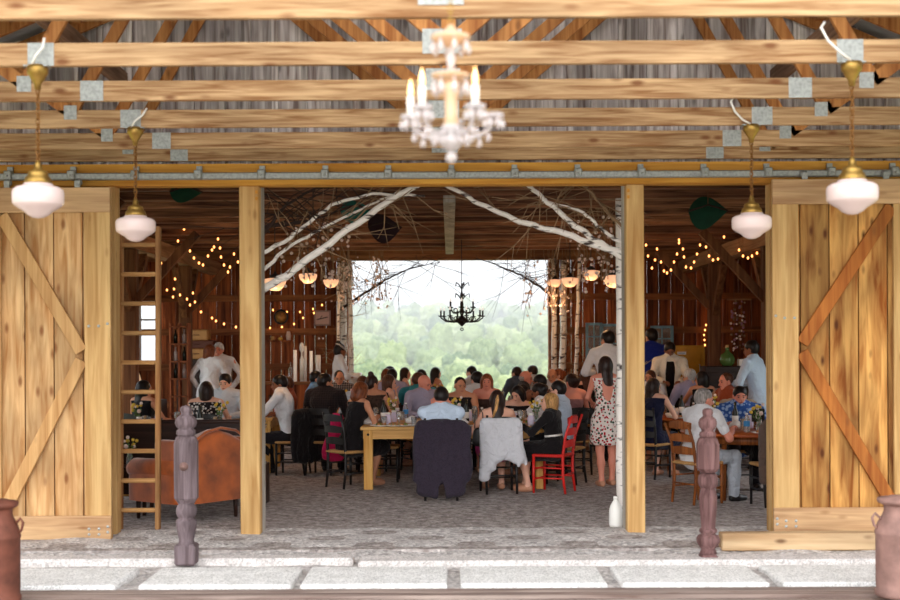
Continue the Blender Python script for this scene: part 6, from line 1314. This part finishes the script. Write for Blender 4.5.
o = at(685, 345, 22.6); t = thing('yellow_cabinet', 'yellow metal cabinet with a small label in the right bay', 'cabinet', (o.x + .06, 22.9, 0)); M_yc = plain('yellow_enamel', srgb(206, 150, 36), .5, noise=.15); b = MB(); b.box((0, 0, .87), (.62, .55, 1.74), bev=.02); b.build('body', M_yc, t); b = MB(); b.box((-.02, -.28, .95), (.5, .02, 1.45), bev=.01); dr = b.build('door', M_yc, t); b = MB(); b.box((-.12, -.295, 1.60), (.16, .006, .05)); b.box((-.12, -.297, 1.60), (.12, .006, .012), mi=1); b.build('badge', [M_china, M_bluel], dr); b = MB(); b.tube([(.2, -.29, 1.2), (.2, -.33, 1.22), (.2, -.33, 1.38), (.2, -.29, 1.4)], .008, 6); b.build('handle', M_bolt, dr)
t = thing('orange_cabinet', 'dull orange cabinet standing right of the yellow one', 'cabinet', (o.x + .67, 23.3, 0)); b = MB(); b.box((0, 0, .85), (.5, .5, 1.70), bev=.02); b.build('body', plain('dull_orange', srgb(150, 84, 30), .6), t); b = MB(); b.box((0, -.255, .85), (.42, .02, 1.5), bev=.01); b.build('door', plain('dull_orange_door', srgb(158, 90, 34), .6), t)
t = thing('sideboard', 'tall dark sideboard carrying the green demijohn', 'sideboard', (4.62, 20.4, 0)); b = MB(); b.box((0, 0, .70), (1.0, .45, 1.4), bev=.01); b.build('carcass', M_dw, t)
for x in (-.25, .25): b = MB(); b.box((x, -.235, .7), (.44, .02, 1.2), bev=.004); d_ = b.build('door', M_dw, t); b = MB(); b.ball((x * .2, -.26, .8), .018, 8, 5); b.build('knob', M_brass, d_)
o = at(728, 358, 20.3); t = thing('demijohn', 'round green glass demijohn on the dark sideboard', 'bottle', (o.x, 20.35, 1.402)); b = MB(); b.lathe([(0, 0), (.08, 0), (.115, .05), (.125, .11), (.10, .18), (.04, .23), (.03, .25), (.03, .29), (.036, .30), (0, .30)], 22); b.build('glass_body', plain('green_glass', srgb(96, 130, 70), .15, trans=.25), t); b = MB(); b.lathe([(0, .29), (.025, .29), (.028, .34), (0, .34)], 10); b.build('cork', M_rush, t)
o = at(744, 353, 20.3); b = MB(); b.box((0, 0, .055), (.19, .14, .11), bev=.006); tag(b.build('white_box', M_china, None, (o.x, 20.3, 1.402)), 'small white box beside the green demijohn', 'box')
# flower screen panels
for px, lab in ((734, 'left one'), (742, 'right one')):
    o = at(px, 300, 21.9); t = thing('hanging_garland', 'hanging garland of pale dried flowers in the right bay, the %s' % lab, 'garland', (o.x, 21.9, o.z)); b = MB(); b.tube([(0, 0, 3.81 - o.z), (0, 0, 0), (.01, 0, -.4), (0, 0, -.9)], .004, 4); b.build('cord', M_wire, t); q = random.Random(px); b = MB()
    for k in range(34): b.ball((q.uniform(-.05, .05), q.uniform(-.04, .04), -q.uniform(0, .9)), q.uniform(.014, .026), 6, 4, q.randrange(3))
    b.build('flowers', [M_bloss, plain('dusky_flower', srgb(160, 110, 130), .7), M_twig], t)['kind'] = 'stuff'
b = MB(); o = at(739, 300, 21.9); b.box((o.x, 21.9, o.z + .01), (.42, .03, .03)); tag(b.build('hanging_rail', M_tie, None), 'short rail the two dried flower garlands hang from', 'rail')
t = thing('service_trolley', 'grey metal service unit with a pale front behind the blue patterned shirt', 'trolley', (ats(722, 385, 66).x, F / 66, 0)); b = MB(); b.box((0, 0, .58), (.30, .4, 1.0), bev=.01); b.build('body', M_galv, t); b = MB(); b.box((0, -.205, .7), (.22, .01, .5)); b.build('panel', M_china, t)
for x in (-.12, .12):
    for y in (-.16, .16): b = MB(); b.tube([(x, y, 0), (x, y, .09)], .015, 6); b.build('leg', M_dark, t)
o = at(767, 333, 16.0); t = thing('wall_sconce', 'slim candle flame glowing beside the right door edge', 'candle', (o.x + .02, 16.0, 0)); b = MB(); b.tube([(0, 0, 0), (0, 0, 1.74)], .012, 8); b.lathe([(0, 0), (.12, 0), (.02, .03)], 14); b.build('stand', M_dark, t); b = MB(); b.lathe([(0, 1.73), (.014, 1.73), (.014, 1.90), (0, 1.90)], 10); b.build('candle', M_candle, t); b = MB(); b.lathe([(.004, 1.9), (.014, 1.93), (0, 1.98)], 8); b.build('flame', M_flame, t)
